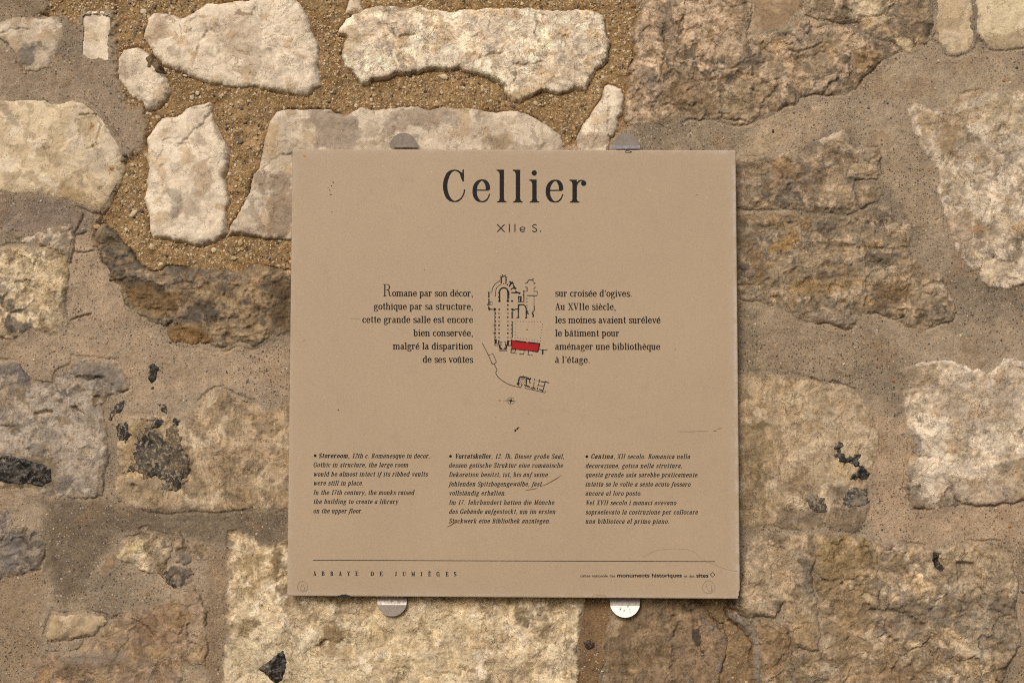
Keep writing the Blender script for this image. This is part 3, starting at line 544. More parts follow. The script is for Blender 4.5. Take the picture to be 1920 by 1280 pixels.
sandP = to_p(SAND); sand = sstep(-10, 6, sdist(sandP, PX + 2.5 * EX, PZ + 2.5 * EZ))
sand = np.maximum(sand, sstep(-10, 6, sdist(to_p(SAND2), PX + 2.5 * EX, PZ + 2.5 * EZ)))
near = np.exp(-np.maximum(-mort_sd, 0) / 9.0)       # 1 at stones, 0 far away
mh = (1 - sand) * (2.0 + 2.4 * N200 + 1.6 * N90 + 1.0 * N40 + 0.5 * N18 + 0.25 * N7 + 1.4 * near) \
   + sand * (-2.2 + 3.0 * N200 + 2.8 * N40 + 1.5 * N18 + 0.9 * N7 + 1.0 * F13 - 1.8 * near * near)
# a thin dark gap where mortar has shrunk away from some stones
gapn = sstep(-0.15, 0.35, fbm(PX, PZ, 120, 71, 3))
gap = np.exp(-((mort_sd + 1.0) / 2.2) ** 2)
mh = mh - gap * gapn * (3.6 + 3.0 * sand)
# the shrinkage cracks in the mortar
CRACKS = [Z4([(490,0),(460,70),(435,110),(440,150),(435,230),(415,300)]), Z4([(430,230),(500,235),(590,212)]), Z4([(440,130),(500,110)]),
          Z4([(415,640),(470,615),(530,598)]), Z6([(580,980),(640,1005),(690,1020),(720,1000),(760,1025),(850,1050)])]
crk = np.zeros(PX.shape)
def seg_d(P, x, y):
    d = np.full(x.shape, 1e18)
    for i in range(len(P) - 1):
        ax, ay = P[i]; ex, ey = P[i + 1][0] - ax, P[i + 1][1] - ay
        t = np.clip(((x - ax) * ex + (y - ay) * ey) / (ex * ex + ey * ey + 1e-9), 0, 1)
        d = np.minimum(d, (x - ax - t * ex) ** 2 + (y - ay - t * ey) ** 2)
    return np.sqrt(d)
for c in CRACKS:
    P = to_p(c); b = box(P, 12); d = seg_d(P, PX[b] + 0.8 * EX[b], PZ[b] + 0.8 * EZ[b])
    crk[b] = np.maximum(crk[b], np.exp(-(d / 1.6) ** 2))
mh = mh - 3.5 * crk

def relief(style, b, s):
    f = lambda A: A[b]
    if style == 'chalk': return 3.6 * f(N90) + 0.8 * f(RG) + 1.1 * f(N40) + 0.8 * f(F70) + 0.45 * f(N18) - 0.8 * sstep(0.88, 0.98, f(RG)) + 0.25 * f(F30)
    if style == 'smooth': return 1.2 * f(N90) + 0.9 * f(N40) + 0.6 * f(N18) + 0.3 * f(N7)
    if style == 'chip': return 2.6 * f(N90) + 1.5 * f(N40) + 0.9 * f(F70) + 0.75 * f(F30) + 0.45 * f(F13) + 0.7 * f(N18) + 0.5 * f(RG2) + 0.3 * f(N7)
    if style == 'rough': return 3.4 * f(N90) + 1.8 * f(F70) + 2.0 * f(F30) + 1.1 * f(F13) + 1.2 * f(RG2) + 1.3 * f(N18) + 0.7 * f(N7) + 1.5 * f(M40)
    if style == 'flaky': return 2.6 * f(N90) + 1.3 * f(FL) + 0.9 * f(FL2) + 1.6 * f(LAY) + 0.4 * f(RG2) + 1.2 * f(N18) + 1.0 * f(F13) + 1.8 * f(M40) + 0.8 * f(N7)
    if style == 'tooled': return 1.8 * f(N90) + 1.1 * f(N40) + 0.9 * f(TOOL) + 0.8 * f(F30) + 0.5 * f(N18) - 1.4 * sstep(0.30, 0.5, f(N18))
    if style == 'pitted': return 2.6 * f(N90) + 0.9 * f(F30) + 0.6 * f(F13) + 0.6 * f(RG2) + 0.8 * f(N18) + 0.6 * f(TOOL)
    if style == 'flint': return 2.2 * f(F30) + 1.8 * f(F13) + 0.8 * f(N18) + 0.6 * f(RG2)
PITS = {'s23': [(Z4([(200,1190),(260,1175),(320,1180),(315,1210),(250,1222),(205,1205)]), 7), (Z4([(410,1160),(450,1155),(500,1200),(498,1225),(440,1200)]), 7), (Z4([(160,1105),(185,1098),(205,1108),(180,1115)]), 4),
                (Z4([(540,1095),(600,1090),(610,1130),(570,1140)]), 5), (Z4([(420,960),(560,975),(640,980),(600,1010),(450,1005)]), 4), (Z4([(250,1120),(280,1115),(275,1135)]), 3), (Z5([(20,50),(70,45),(80,55),(40,70)]), 4), (Z4([(-20,1270),(50,1268),(70,1280),(0,1290)]), 5)],
        's24': [(Z5([(622,325),(640,318),(662,335),(650,352),(630,348)]), 5), (Z4([(1440,1100),(1490,1095),(1495,1140),(1455,1145)]), 4), (Z5([(1210,420),(1228,420),(1225,440),(1212,440)]), 3), (Z4([(1460,1065),(1520,1055),(1540,1068),(1490,1085)]), 4)],
        's19b': [(Z7([(820,1060),(850,1045),(885,1080),(880,1115),(850,1105)]), 4), (Z7([(840,1210),(870,1195),(875,1225),(850,1245)]), 5), (Z7([(1160,690),(1250,700),(1250,790),(1165,800)]), 6), (Z7([(1050,650),(1100,655),(1120,735),(1060,740)]), 6)],
        's16': [(Z3([(1555,450),(1565,450),(1568,480),(1545,515),(1535,510),(1555,480)]), 5)],
        's5': [(Z1([(440,650),(520,640),(550,720),(530,800),(480,810),(430,740)]), 2)],
        's3': [(Z1([(800,320),(840,308),(900,400),(850,400)]), -4)],
        's15b': [(Z6([(905,250),(918,250),(925,450),(935,500),(912,600),(895,560),(915,470),(905,380)]), 4), (Z6([(420,55),(500,40),(510,60),(450,75)]), 3)]}

FLUSH = {'s10', 's11', 's12', 's13', 's14', 's15a', 's15b', 's15c', 's16', 's17', 's18', 's19a', 's19b', 's20', 's21', 's22', 's23', 's24', 's26', 's27', 's28a', 's28b', 's28c', 's28e', 's28f', 's30', 's31', 's32', 's1'}
CR = {'s4': [Z1([(1175,165),(1135,185),(1105,230),(1085,300),(1078,370)]), Z1([(930,75),(1000,100),(1060,72)])], 's7': [Z1([(1420,948),(1480,915),(1560,870),(1625,852)])],
      's9': [Z2([(1610,545),(1625,600),(1600,680),(1608,740),(1640,765)])], 's6': [Z1([(1075,590),(1100,605),(1160,590)]), Z1([(985,805),(1040,770),(1120,690),(1170,640)])],
      's8': [Z2([(1195,60),(1215,120),(1215,180),(1230,245)]), Z2([(405,150),(410,195),(425,210),(520,195),(540,180)]), Z2([(880,320),(950,290),(1015,285)]), Z2([(1085,355),(1235,352)])],
      's10': [Z3([(210,120),(218,230),(208,330),(200,440),(165,520)]), Z3([(492,425),(484,470),(488,530),(520,568),(600,568)]), Z3([(690,500),(720,460),(760,400)]), Z3([(450,330),(560,320),(640,260)]), Z3([(800,230),(900,240),(960,200)]), Z3([(1100,350),(1100,260),(1180,235)])],
      's12': [Z3([(950,92),(1010,105),(1060,145),(1120,175),(1180,200)]), Z3([(1050,30),(1110,60),(1180,75),(1250,75)])],
      's19b': [Z7([(735,938),(800,935),(860,928),(940,955),(1010,992)]), Z7([(470,740),(520,780),(580,810),(660,780),(740,770)]), Z7([(745,560),(720,620),(755,680)]), Z7([(1310,670),(1330,690),(1325,710)])],
      's30': [Z5([(620,960),(700,1000),(730,1050)]), Z5([(900,1000),(905,1060),(960,1120)]), Z5([(865,940),(880,1010),(860,1060)])], 's20': [Z8([(240,90),(260,140),(280,150)]), Z8([(385,450),(440,440),(505,440)])],
      's16': [Z6([(1690,260),(1740,300),(1790,290),(1830,310)]), Z3([(1640,780),(1700,820),(1760,800)])], 's17': [Z7([(1110,380),(1130,350),(1145,380),(1180,420)]), Z7([(940,180),(990,200),(1040,190)])],
      's26': [Z4([(-20,415),(60,410),(130,400),(200,430)])], 's21': [Z8([(1640,320),(1720,380),(1760,400)]), Z8([(1600,350),(1620,380),(1600,420)])], 's23': [Z4([(320,940),(400,930),(560,870)]), Z4([(420,960),(540,1000),(640,1000)])],
      's18': [Z6([(250,960),(330,965),(390,955)]), Z7([(730,620),(700,580),(600,560)])], 's25': [Z4([(880,560),(980,565),(1060,580)]), Z4([(1160,790),(1240,795),(1340,815)])],
      's5': [Z1([(450,640),(520,632),(556,700),(540,800),(490,835)])], 's1': [Z1([(10,180),(80,160),(160,170)])], 's24': [Z5([(860,350),(900,300),(905,200)])]}
ARR = {'s16': ([Z3([(1370,505),(1400,600),(1440,690),(1480,740),(1525,800),(1525,900),(1542,990),(1556,1080)]) + Z6([(1420,100),(1470,250),(1500,300),(1590,370)])], alb(214, 200, 180), 3.2),
       's17': ([Z6([(1215,905),(1300,888),(1430,888),(1500,918),(1550,948),(1600,928),(1640,968),(1700,926),(1740,884),(1856,898)])], alb(218, 206, 188), 4.5),
       's15a': ([Z3([(975,655),(1040,640),(1085,605)])], alb(206, 190, 166), 4), 's26': ([Z4([(120,190),(310,212),(380,270),(404,330),(385,440)])], alb(196, 172, 130), 3.5),
       's15b': ([Z6([(1330,420),(1385,450),(1450,545),(1455,590),(1420,645)])], alb(210, 192, 164), 3.5), 's24': ([Z5([(545,330),(560,395),(640,440)])], alb(180, 158, 126), 3),
       's31': ([Z4([(100,170),(220,200),(320,215)])], alb(170, 150, 124), 3), 's18': ([Z7([(120,540),(300,525),(450,548)])], alb(170, 150, 112), 3)}
vtotal = 0
for s in S:
    b = s['b']; sd = s['sd']
    flint_ = s['name'] == 'flint'
    rr = s['r'] * (0.45 if s['style'] in ('chalk', 'smooth', 'chip') else 0.65); x = np.maximum(sd, 0)
    prof = 1 - np.exp(-x / rr)
    base = s['h'] * (0.8 if s['style'] in ('chalk', 'smooth') else 1.0)
    if flint_:
        ul = [t for t in S if t['key'] == s['under']]
        if ul:
            u = ul[0]; hb = np.full(PX.shape, 0.0, np.float32)
            hb[u['b']] = u['Hfull']; under = hb[b]
        else: under = mh[b]
        hgt = under + (base * 0.12) * prof + 0.7 + 0.45 * relief('flint', b, s) * sstep(0, 6, x)
    else:
        fl = s['key'] in FLUSH
        if fl: base = base * 0.62
        hgt = (mh[b] * 0.55 if fl else 0.0) - (0.2 if fl else 1.0) + base * prof + s['rel'] * relief(s['style'], b, s) * (0.35 + 0.65 * sstep(0, rr * 1.2, x)) * (0.9 if fl else 1.0)
        if fl: hgt = hgt + 1.3 * M90[b] * sstep(30, 0, x) + 0.5
        for pts, dep in PITS.get(s['key'], []):
            Pp = to_p(pts); d = sdist(Pp, PX[b] + 0.5 * EX[b], PZ[b] + 0.5 * EZ[b])
            hgt = hgt - dep * sstep(-1.5, 5, d)
    ck = np.zeros(sd.shape)
    for pts in CR.get(s['key'], []):
        q = to_p(pts); d = seg_d(q, PX[b] + 1.6 * EX[b], PZ[b] + 1.6 * EZ[b]); side = sstep(-0.3, 0.4, N18[b] + M40[b] + 0.2)
        ck = np.maximum(ck, np.exp(-(d / (1.4 + 0.8 * side)) ** 2) * (0.35 + 0.65 * side))
    s['ck'] = ck; hgt = hgt - 3.2 * ck
    out = np.minimum(sd, 0)
    hgt = hgt + out * (2.2 if not flint_ else 1.0)
    s['Hfull'] = hgt

# ---- colours
def style_col(pal, style, b):
    A, B, C, D = pal
    f = lambda X: X[b][..., None]
    t1 = sstep(-0.05, 0.13, f(M90) + 0.3 * f(N18)); t2 = sstep(0.13, 0.24, f(M40) + 0.25 * f(N200)); t3 = sstep(0.17, 0.27, f(N40) - 0.3 * f(M200))
    k = 1.0 if style in ('rough', 'flaky', 'chip', 'pitted') else 0.75
    c = A * (1 - k * t1) + B * k * t1
    c = c * (1 - 0.75 * k * t2) + C * 0.75 * k * t2
    c = c * (1 - 0.7 * t3) + D * 0.7 * t3
    if style in ('rough', 'flaky'):
        id_ = f(R30) if style == 'rough' else f(RL); id2 = f(R13) if style == 'rough' else f(RL2)
        c = c * (1 + 0.16 * id_ + 0.11 * id2)
        t4 = sstep(0.10, 0.30, f(M18)) * 0.5; c = c * (1 - t4) + (A * 0.35 + B * 0.45) * t4
        t5 = sstep(0.22, 0.4, f(LAY)) * 0.45; c = c * (1 - t5) + (A * 0.5 + C * 0.75) * t5 * 0.9
    if style in ('rough', 'flaky'):
        t7 = (sstep(0.02, 0.12, f(M18) + 0.5 * f(M40)) * sstep(-0.1, 0.15, f(N40)))*0.55; c = c * (1 - t7) + alb(132, 122, 110) * (1 + 0.3 * f(R13)) * t7
        t8 = sstep(0.10, 0.18, f(N18) + 0.6 * f(M90)) * 0.6; c = c * (1 - t8) + C * t8 if style == 'rough' else c * (1 - 0.6 * t8) + (B * 0.2 + pal[2] * 0.8) * 0.6 * t8
    if style == 'chip':
        c = c * (1 + 0.07 * f(R30) + 0.08 * f(R13)); t4 = sstep(0.12, 0.32, f(M18)) * 0.35; c = c * (1 - t4) + C * 0.9 * t4
    if style in ('tooled', 'pitted'):
        c = c * (1 + 0.16 * f(TOOL)); t4 = sstep(0.25, 0.5, f(M18)) * 0.5; c = c * (1 - t4) + B * 0.5 * t4
    if style in ('chalk', 'smooth'):
        t4 = sstep(0.86, 0.97, f(RG)) * 0.35; c = c * (1 - t4) + D * 0.6 * t4
    # veins of darker grime
    t6 = sstep(0.72, 0.90, f(RG2)) * sstep(-0.1, 0.25, f(M200) + f(M90)) * (0.42 if style in ('rough', 'flaky', 'chip') else 0.22)
    c = c * (1 - t6) + c * 0.42 * t6
    return c

def build_grid(name, b, Hh, keep, col, attrs, mat, parent):
    """heightfield cells (both triangles) where keep is true at all four corners"""
    ny, nx = Hh.shape
    kc = keep[:-1, :-1] & keep[1:, :-1] & keep[:-1, 1:] & keep[1:, 1:]
    idx = np.arange(ny * nx).reshape(ny, nx)
    q = np.stack([idx[:-1, :-1][kc], idx[:-1, 1:][kc], idx[1:, 1:][kc], idx[1:, :-1][kc]], 1)
    used = np.unique(q); remap = np.zeros(ny * nx, np.int64); remap[used] = np.arange(len(used))
    q = remap[q]
    V = np.stack([PX[b].ravel()[used] * MM, -Hh.ravel()[used] * 0.001, PZ[b].ravel()[used] * MM], 1)
    cc = col.reshape(-1, 3)[used]; lum = cc @ np.array([0.3, 0.6, 0.1])
    cc = (cc * 0.92 + lum[:, None] * 0.08) * (0.985 if mat is M_CHALK else 0.90)
    if mat is M_ROUGH or mat is M_MORTAR: cc = cc * ((lum / 0.30) ** 0.22)[:, None]
    cc = np.clip(cc * np.array([1.012, 0.995, 1.0]), 0.004, 0.85)
    at_ = {k: v.ravel()[used] for k, v in attrs.items()}
    me = np_mesh(name, V, q, True, cc, at_)
    me.materials.append(mat)
    loc = tuple(V.mean(0))
    return link_mesh(name, me, parent, loc), len(q)

# ---- mortar surface
m_grey = alb(170, 152, 127); m_grey2 = alb(147, 132, 111); m_pink = alb(178, 156, 129); m_sand = alb(162, 132, 88); m_sand2 = alb(138, 107, 64)
f3 = lambda A: A[..., None]
t = sstep(-0.3, 0.35, f3(M200)); mc = m_grey * (1 - t) + m_grey2 * t
MZ = [(Z4([(420,0),(590,0),(600,230),(800,600),(1000,760),(1500,830),(1740,780),(1740,1120),(1300,1050),(900,1100),(740,1100),(700,900),(420,860),(100,960),(0,880),(0,760),(400,700),(400,560)]), m_pink, 0.75, 14),
      (Z5([(-200,780),(200,740),(200,960),(160,1200),(160,1420),(-200,1420)]), alb(160, 137, 108), 0.75, 16),
      (Z5([(990,640),(1090,640),(1080,1100),(1060,1300),(990,1300),(990,900)]), alb(146, 122, 92), 0.6, 10),
      (Z5([(200,400),(1380,460),(1380,640),(1000,600),(560,560),(300,960),(200,700)]), alb(126, 112, 92), 0.85, 16),
      (Z7([(740,0),(940,0),(940,460),(1485,420),(1700,420),(1700,620),(1200,600),(1000,620),(740,560)]), alb(182, 157, 128), 0.75, 12),
      (Z7([(1390,600),(1700,560),(1700,1420),(1380,1420),(1480,1100),(1460,800)]), alb(158, 136, 110), 0.7, 12),
      (Z3([(100,600),(540,560),(560,720),(0,720)]), alb(150, 136, 112), 0.6, 14),
      (Z3([(700,560),(960,480),(980,620),(820,720),(560,740)]), alb(182, 160, 130), 0.7, 10),
      (Z3([(930,450),(1130,430),(1300,260),(1500,230),(1900,240),(1900,420),(1560,440),(1400,480),(1300,620),(1000,600)]), alb(172, 154, 128), 0.7, 14),
      (Z3([(1240,640),(1440,700),(1540,1080),(1400,1080),(1260,820)]), alb(172, 152, 124), 0.7, 12),
      (Z6([(140,560),(1000,620),(1100,900),(560,980),(140,940)]), alb(162, 143, 117), 0.6, 20),
      (Z6([(140,560),(300,600),(260,960),(120,960)]), alb(130, 118, 94), 0.6, 16),
      (Z1([(-200,250),(280,310),(430,300),(620,380),(720,540),(815,640),(760,800),(690,900),(560,640),(300,550),(-200,530)]), alb(160, 141, 119), 0.75, 12),
      (Z1([(-200,-200),(280,-200),(270,30),(230,75),(-200,90)]), alb(146, 128, 100), 0.7, 10),
      (Z1([(-200,1090),(300,1110),(560,1190),(520,1300),(-200,1300)]), alb(140, 124, 110), 0.75, 12),
      (Z8([(1290,300),(1400,300),(1370,440),(1350,660),(1260,660),(1280,470)]), alb(138, 106, 66), 0.8, 6)]
for pts, c, a, soft in MZ:
    P = to_p(pts); b = box(P, 60)
    m = (sstep(-soft, soft, sdist(P, PX[b] + 2 * EX[b] + 10 * M40[b], PZ[b] + 2 * EZ[b] + 10 * N40[b])) * a)[..., None]
    mc[b] = mc[b] * (1 - m) + c * m
mc = mc * (1 + 0.20 * f3(M90) + 0.14 * f3(M40) + 0.10 * f3(M18))
t = sstep(0.18, 0.42, f3(N90)); mc = mc * (1 - 0.3 * t) + alb(158, 128, 94) * 0.3 * t
sc_ = m_sand * (1 + 0.25 * f3(M40)); t = sstep(-0.1, 0.4, f3(N90)); sc_ = sc_ * (1 - 0.6 * t) + m_sand2 * 0.6 * t
sc_ = sc_ * (1 + 0.22 * f3(M18) + 0.18 * f3(R13) * 0.6)
mc = mc * (1 - f3(sand)) + sc_ * f3(sand)
s2 = f3(sstep(-10, 6, sdist(to_p(SAND2), PX, PZ))) * 0.55; mc = mc * (1 - s2) + alb(140, 120, 94) * s2
mc = mc * (1 - 0.5 * f3(crk))

wall = empty('stone_wall', (0, 0, 0))
tag(wall, 'old rubble stone wall of pale limestone, flint and sandy mortar behind the panel', 'wall')
objs = {}
for s in S:
    b = s['b']; st = s['style']
    col = style_col(s['pal'], st, b)
    for keys, pts, c, a, soft, thr in PT:
        if keys and s['key'] in keys:
            Pp = to_p(pts); wv = max(soft * 1.2, 7.0)
            d = sdist(Pp, PX[b] + 1.3 * EX[b] + wv * M40[b], PZ[b] + 1.3 * EZ[b] + wv * N40[b]) + wv * 1.6 * M18[b]
            m = sstep(-soft * 0.55, soft * 0.55, d) * a * 0.9
            if thr: m = m * sstep(-0.15, 0.15, M40[b] + M18[b] * 0.8 + 0.1)
            m = m[..., None]
            tex = (1 + 0.25 * M18[b] + 0.2 * N18[b])[..., None]
            col = col * (1 - m) + c * tex * m
    col = col * (1 - 0.35 * s['ck'][..., None])
    if s['key'] in ARR:  # narrow strips of light painted into the colour along raised edges
        for pts in ARR[s['key']][0]:
            d = seg_d(to_p(pts), PX[b] + EX[b], PZ[b] + EZ[b]); m = (sstep(ARR[s['key']][2] * 1.3, ARR[s['key']][2] * 0.3, d + 9 * M18[b] + 5 * N40[b]) * 0.7)[..., None]
            s['arr'] = m
    if s['key'] in FLUSH:                # mortar smeared thinly over the edges of the stone
        x = s['sd']; m = (sstep(9, 0, x + 14 * M40[b] + 9 * M18[b] + 5 * N18[b]) * 0.85)[..., None]
        col = col * (1 - m) + mc[b] * 1.04 * m
        m = (sstep(0.16, 0.34, N40[b] - 0.008 * x + 0.06) * 0.45)[..., None]; col = col * (1 - m) + mc[b] * m
    if s['key'] in ARR: col = col * (1 - s['arr']) + ARR[s['key']][1] * s['arr']
    keep = s['sd'] > -5.5
    z = np.zeros(s['sd'].shape)
    mat = (M_FLINT if s['key'] in ('f1', 'f9', 'f12', 'f13', 'f4', 'f14') else M_FLINTM) if s['name'] == 'flint' else (M_CHALK if st in ('chalk', 'smooth') else M_ROUGH)
    par = wall
    if s['under'] and s['under'] in objs: par = objs[s['under']]
    o, n = build_grid(s['name'], b, s['Hfull'], keep, col, {'spk': z, 'snd': z}, mat, par)
    vtotal += n
    if s['label']: o['label'] = s['label']
    objs[s['key']] = o

s2 = sstep(-10, 6, sdist(to_p(SAND2), PX, PZ)); spk = (1 - sand) * (0.55 + 0.6 * sstep(-0.3, 0.3, M200)); snd = sand * (1 - 0.75 * s2)
keep = mort_sd < 8
b = (slice(0, NZ), slice(0, NX))
mo, n = build_grid('mortar', b, mh, keep, mc, {'spk': np.clip(spk, 0, 1), 'snd': snd}, M_MORTAR, wall)
tag(mo, 'sandy and grey lime mortar between the stones')
vtotal += n
# solid body of the wall behind the worked face
def solid_box(name, x0, x1, y0, y1, z0, z1, mat, parent):
    V = np.array([(x, y, z) for x in (x0, x1) for y in (y0, y1) for z in (z0, z1)], float)
    F = np.array([(0, 1, 3, 2), (4, 6, 7, 5), (0, 4, 5, 1), (2, 3, 7, 6), (0, 2, 6, 4), (1, 5, 7, 3)])
    me = np_mesh(name, V, F, False, np.tile(m_grey, (8, 1)), {'spk': np.ones(8), 'snd': np.zeros(8)}); me.materials.append(mat)
    return link_mesh(name, me, parent, ((x0 + x1) / 2, (y0 + y1) / 2, (z0 + z1) / 2))
solid_box('wall_core', X0 * MM + 0.002, (X0 + (NX - 1) * G) * MM - 0.002, 0.022, 0.42, Z0 * MM + 0.002, (Z0 + (NZ - 1) * G) * MM - 0.002, M_MORTAR, wall)

# ---- loose aggregate showing in the mortar
def rock(r, rnd, flat=0.55):
    t = (1 + 5 ** 0.5) / 2
    v = np.array([(-1,t,0),(1,t,0),(-1,-t,0),(1,-t,0),(0,-1,t),(0,1,t),(0,-1,-t),(0,1,-t),(t,0,-1),(t,0,1),(-t,0,-1),(-t,0,1)], float)
    v /= np.linalg.norm(v[0]); v *= rnd.uniform(0.72, 1.2, (12, 1))
    f = np.array([(0,11,5),(0,5,1),(0,1,7),(0,7,10),(0,10,11),(1,5,9),(5,11,4),(11,10,2),(10,7,6),(7,1,8),(3,9,4),(3,4,2),(3,2,6),(3,6,8),(3,8,9),(4,9,5),(2,4,11),(6,2,10),(8,6,7),(9,8,1)])
    a = rnd.uniform(0, 6.28); c, s_ = math.cos(a), math.sin(a)
    v = v * np.array([1.0, flat, rnd.uniform(0.55, 1.0)]) * r
    x = v[:, 0] * c - v[:, 2] * s_; z = v[:, 0] * s_ + v[:, 2] * c
    return np.stack([x, v[:, 1], z], 1), f
def h_at(x, z):
    i = int((x - X0) / G); j = int((z - Z0) / G); return mh[j, i], mort_sd[j, i], sand[j, i]
rnd = np.random.RandomState(11)
GRC = [alb(206, 188, 158), alb(190, 170, 140), alb(176, 150, 112), alb(120, 108, 98), alb(84, 78, 76), alb(160, 118, 70), alb(96, 88, 84)]
Vs, Fs, Cs = [], [], []; off = 0
cnt = 0
while cnt < 4600:
    x = rnd.uniform(-990, 990); z = rnd.uniform(-680, 680)
    hh, md, sn = h_at(x, z)
    if sn > 0.5 and z < -150 and x > 300 and rnd.rand() > 0.15: continue
    if md > -2.5 or (sn < 0.5 and rnd.rand() > 0.06): continue
    r = 0.9 + rnd.gamma(1.6, 0.75)
    if sn < 0.5: r *= 0.8
    if r > 4.2: continue
    v, f = rock(r * MM, rnd)
    v = v + np.array([x * MM, -(hh * 0.001) - 0.12 * r * MM, z * MM])
    ci = rnd.choice(len(GRC), p=[.22, .21, .22, .08, .07, .14, .06])
    Vs.append(v); Fs.append(f + off); off += 12; Cs.append(np.tile(GRC[ci] * rnd.uniform(0.85, 1.1), (12, 1))); cnt += 1
V = np.concatenate(Vs); F = np.concatenate(Fs); C = np.concatenate(Cs)
me = np_mesh('gravel', V, F, False, np.clip(C, 0, .85), {'spk': np.zeros(len(V)), 'snd': np.zeros(len(V))}); me.materials.append(M_CHALK)
tag(link_mesh('gravel', me, wall, (0, 0, 0.2)), 'small grit and pebbles showing in the sandy mortar', kind='stuff')
# the pebbles large enough to pick out one by one (photo px, radius px, colour)
PEB = Z2([(690,425),(680,515),(285,555),(1205,575),(1075,590),(800,470),(1420,715),(1580,430),(745,450)]) + Z1([(800,65),(750,1190),(1320,780),(1340,790),(735,920),(705,1065),(1100,520),(1070,545),(835,635),(875,615),(930,585),(1030,420),(1345,1005),(1280,970),(1310,920),(540,1265),(1215,740),(1320,515),(700,870),(1190,530)]) + Z4([(600,90),(800,5),(755,100),(710,160),(905,195),(960,305),(1440,175),(1280,220),(1400,270),(820,55),(1165,290)]) + [(1905,55)]
PR = [9.5,5,4.5,6,6,5,6,4.5,4.5, 7.5,9,6,6,5,4,5,6,4.5,4.5,4,4.5,4,4,3.5,8,3.5,4,5,4] + [9,9,4.5,4,6,6,8,7,7,4,5] + [3]
PC = [0,1,0,1,3,4,2,0,2, 0,0,3,3,1,2,0,1,0,1,1,0,1,0,0,2,2,0,4,4] + [2,0,0,1,1,0,2,0,1,0,1] + [2]
for (qx, qy), r, ci in zip(PEB, PR, PC):
    x, z = at(qx, qy, 0.0); x /= MM; z /= MM
    hh, md, sn = h_at(float(x), float(z))
    v, f = rock(r * MM, rnd, 0.45)
    # subdivide once so the pebble is not a plain icosahedron
    tri = []; vv = [tuple(p) for p in v]; cache = {}
    def mid(a, b_):
        k = (min(a, b_), max(a, b_))
        if k not in cache:
            p = (np.array(vv[a]) + np.array(vv[b_])) / 2 * rnd.uniform(0.98, 1.12); vv.append(tuple(p)); cache[k] = len(vv) - 1
        return cache[k]
    for a, b_, c in f:
        p, q, w_ = mid(a, b_), mid(b_, c), mid(c, a); tri += [(a, p, w_), (p, b_, q), (w_, q, c), (p, q, w_)]
    loc = (x * MM, -(hh * 0.001) - 0.1 * r * MM, z * MM)
    me = np_mesh('pebble', np.array(vv) + np.array(loc), np.array(tri), True, np.tile(GRC[ci], (len(vv), 1)), {'spk': np.zeros(len(vv)), 'snd': np.zeros(len(vv))}); me.materials.append(M_CHALK if ci < 3 else M_ROUGH)
    link_mesh('pebble', me, wall, loc)
print('cells', vtotal)
#@@SIGN
# ------------------------------------------------------------------ the information panel
D_F, D_B = 0.0285, 0.0175           # front and back of the panel, metres in front of the wall face
def sp(px, py, d=D_F):
    x, z = at(px, py, d); return (float(x), -d, float(z))

def paint_mat(name, base, rough, fn=None):
    m, nt, b = new_mat(name); b.inputs['Base Color'].default_value = (*base, 1); b.inputs['Roughness'].default_value = rough
    return m, nt, b
def panel_material():
    m, nt, b = new_mat('beige_enamel'); L = nt.links
    pos = nd(nt, 'ShaderNodeNewGeometry').outputs['Position']
    n = nd(nt, 'ShaderNodeTexNoise', Scale=900, Detail=2.0, Roughness=0.6); L.new(pos, n.inputs['Vector'])
    n2 = nd(nt, 'ShaderNodeTexNoise', Scale=7, Detail=5.0, Roughness=0.6); L.new(pos, n2.inputs['Vector'])
    n3 = nd(nt, 'ShaderNodeTexNoise', Scale=60, Detail=5.0, Roughness=0.7); L.new(pos, n3.inputs['Vector'])
    base = alb(174, 153, 128)
    c = mix(nt, n2.outputs['Fac'], (*(base * 0.90), 1), (*(base * 1.07), 1))
    c = mix(nt, 0.5, c, ramp(nt, n.outputs['Fac'], [(0.3, (0.82, 0.82, 0.82, 1)), (0.7, (1.16, 1.16, 1.16, 1))]), 'MULTIPLY')
    dirt = ramp(nt, n3.outputs['Fac'], [(0.54, grey(0)), (0.74, grey(1))])
    c = mix(nt, mathn(nt, 'MULTIPLY', dirt, 0.16), c, (*alb(140, 122, 104), 1))
    # worn pale rim attribute
    rim = nd(nt, 'ShaderNodeAttribute', attribute_name='rim').outputs['Fac']
    wear = mathn(nt, 'MULTIPLY', rim, ramp(nt, n3.outputs['Fac'], [(0.42, grey(0.15)), (0.56, grey(1))]))
    c = mix(nt, mathn(nt, 'MULTIPLY', wear, 0.85), c, (*alb(188, 176, 162), 1))
    # tiny pale specks
    v = nd(nt, 'ShaderNodeTexVoronoi', Scale=95); L.new(pos, v.inputs['Vector'])
    sepc = nd(nt, 'ShaderNodeSeparateColor'); L.new(v.outputs['Color'], sepc.inputs[0])
    k = mathn(nt, 'MULTIPLY', mathn(nt, 'LESS_THAN', v.outputs['Distance'], 0.07), mathn(nt, 'LESS_THAN', sepc.outputs[0], 0.10))
    c = mix(nt, mathn(nt, 'MULTIPLY', k, 0.6), c, (*alb(206, 196, 180), 1))
    k = mathn(nt, 'MULTIPLY', mathn(nt, 'LESS_THAN', v.outputs['Distance'], 0.055), mathn(nt, 'GREATER_THAN', sepc.outputs[0], 0.955))
    c = mix(nt, mathn(nt, 'MULTIPLY', k, 0.7), c, (*alb(96, 76, 60), 1))
    L.new(c, b.inputs['Base Color']); b.inputs['Roughness'].default_value = 0.55; b.inputs['Specular IOR Level'].default_value = 0.3
    bp = nd(nt, 'ShaderNodeBump', Strength=0.25, Distance=0.0004); L.new(n.outputs['Fac'], bp.inputs['Height']); L.new(bp.outputs[0], b.inputs['Normal'])
    return m
M_PANEL = panel_material()
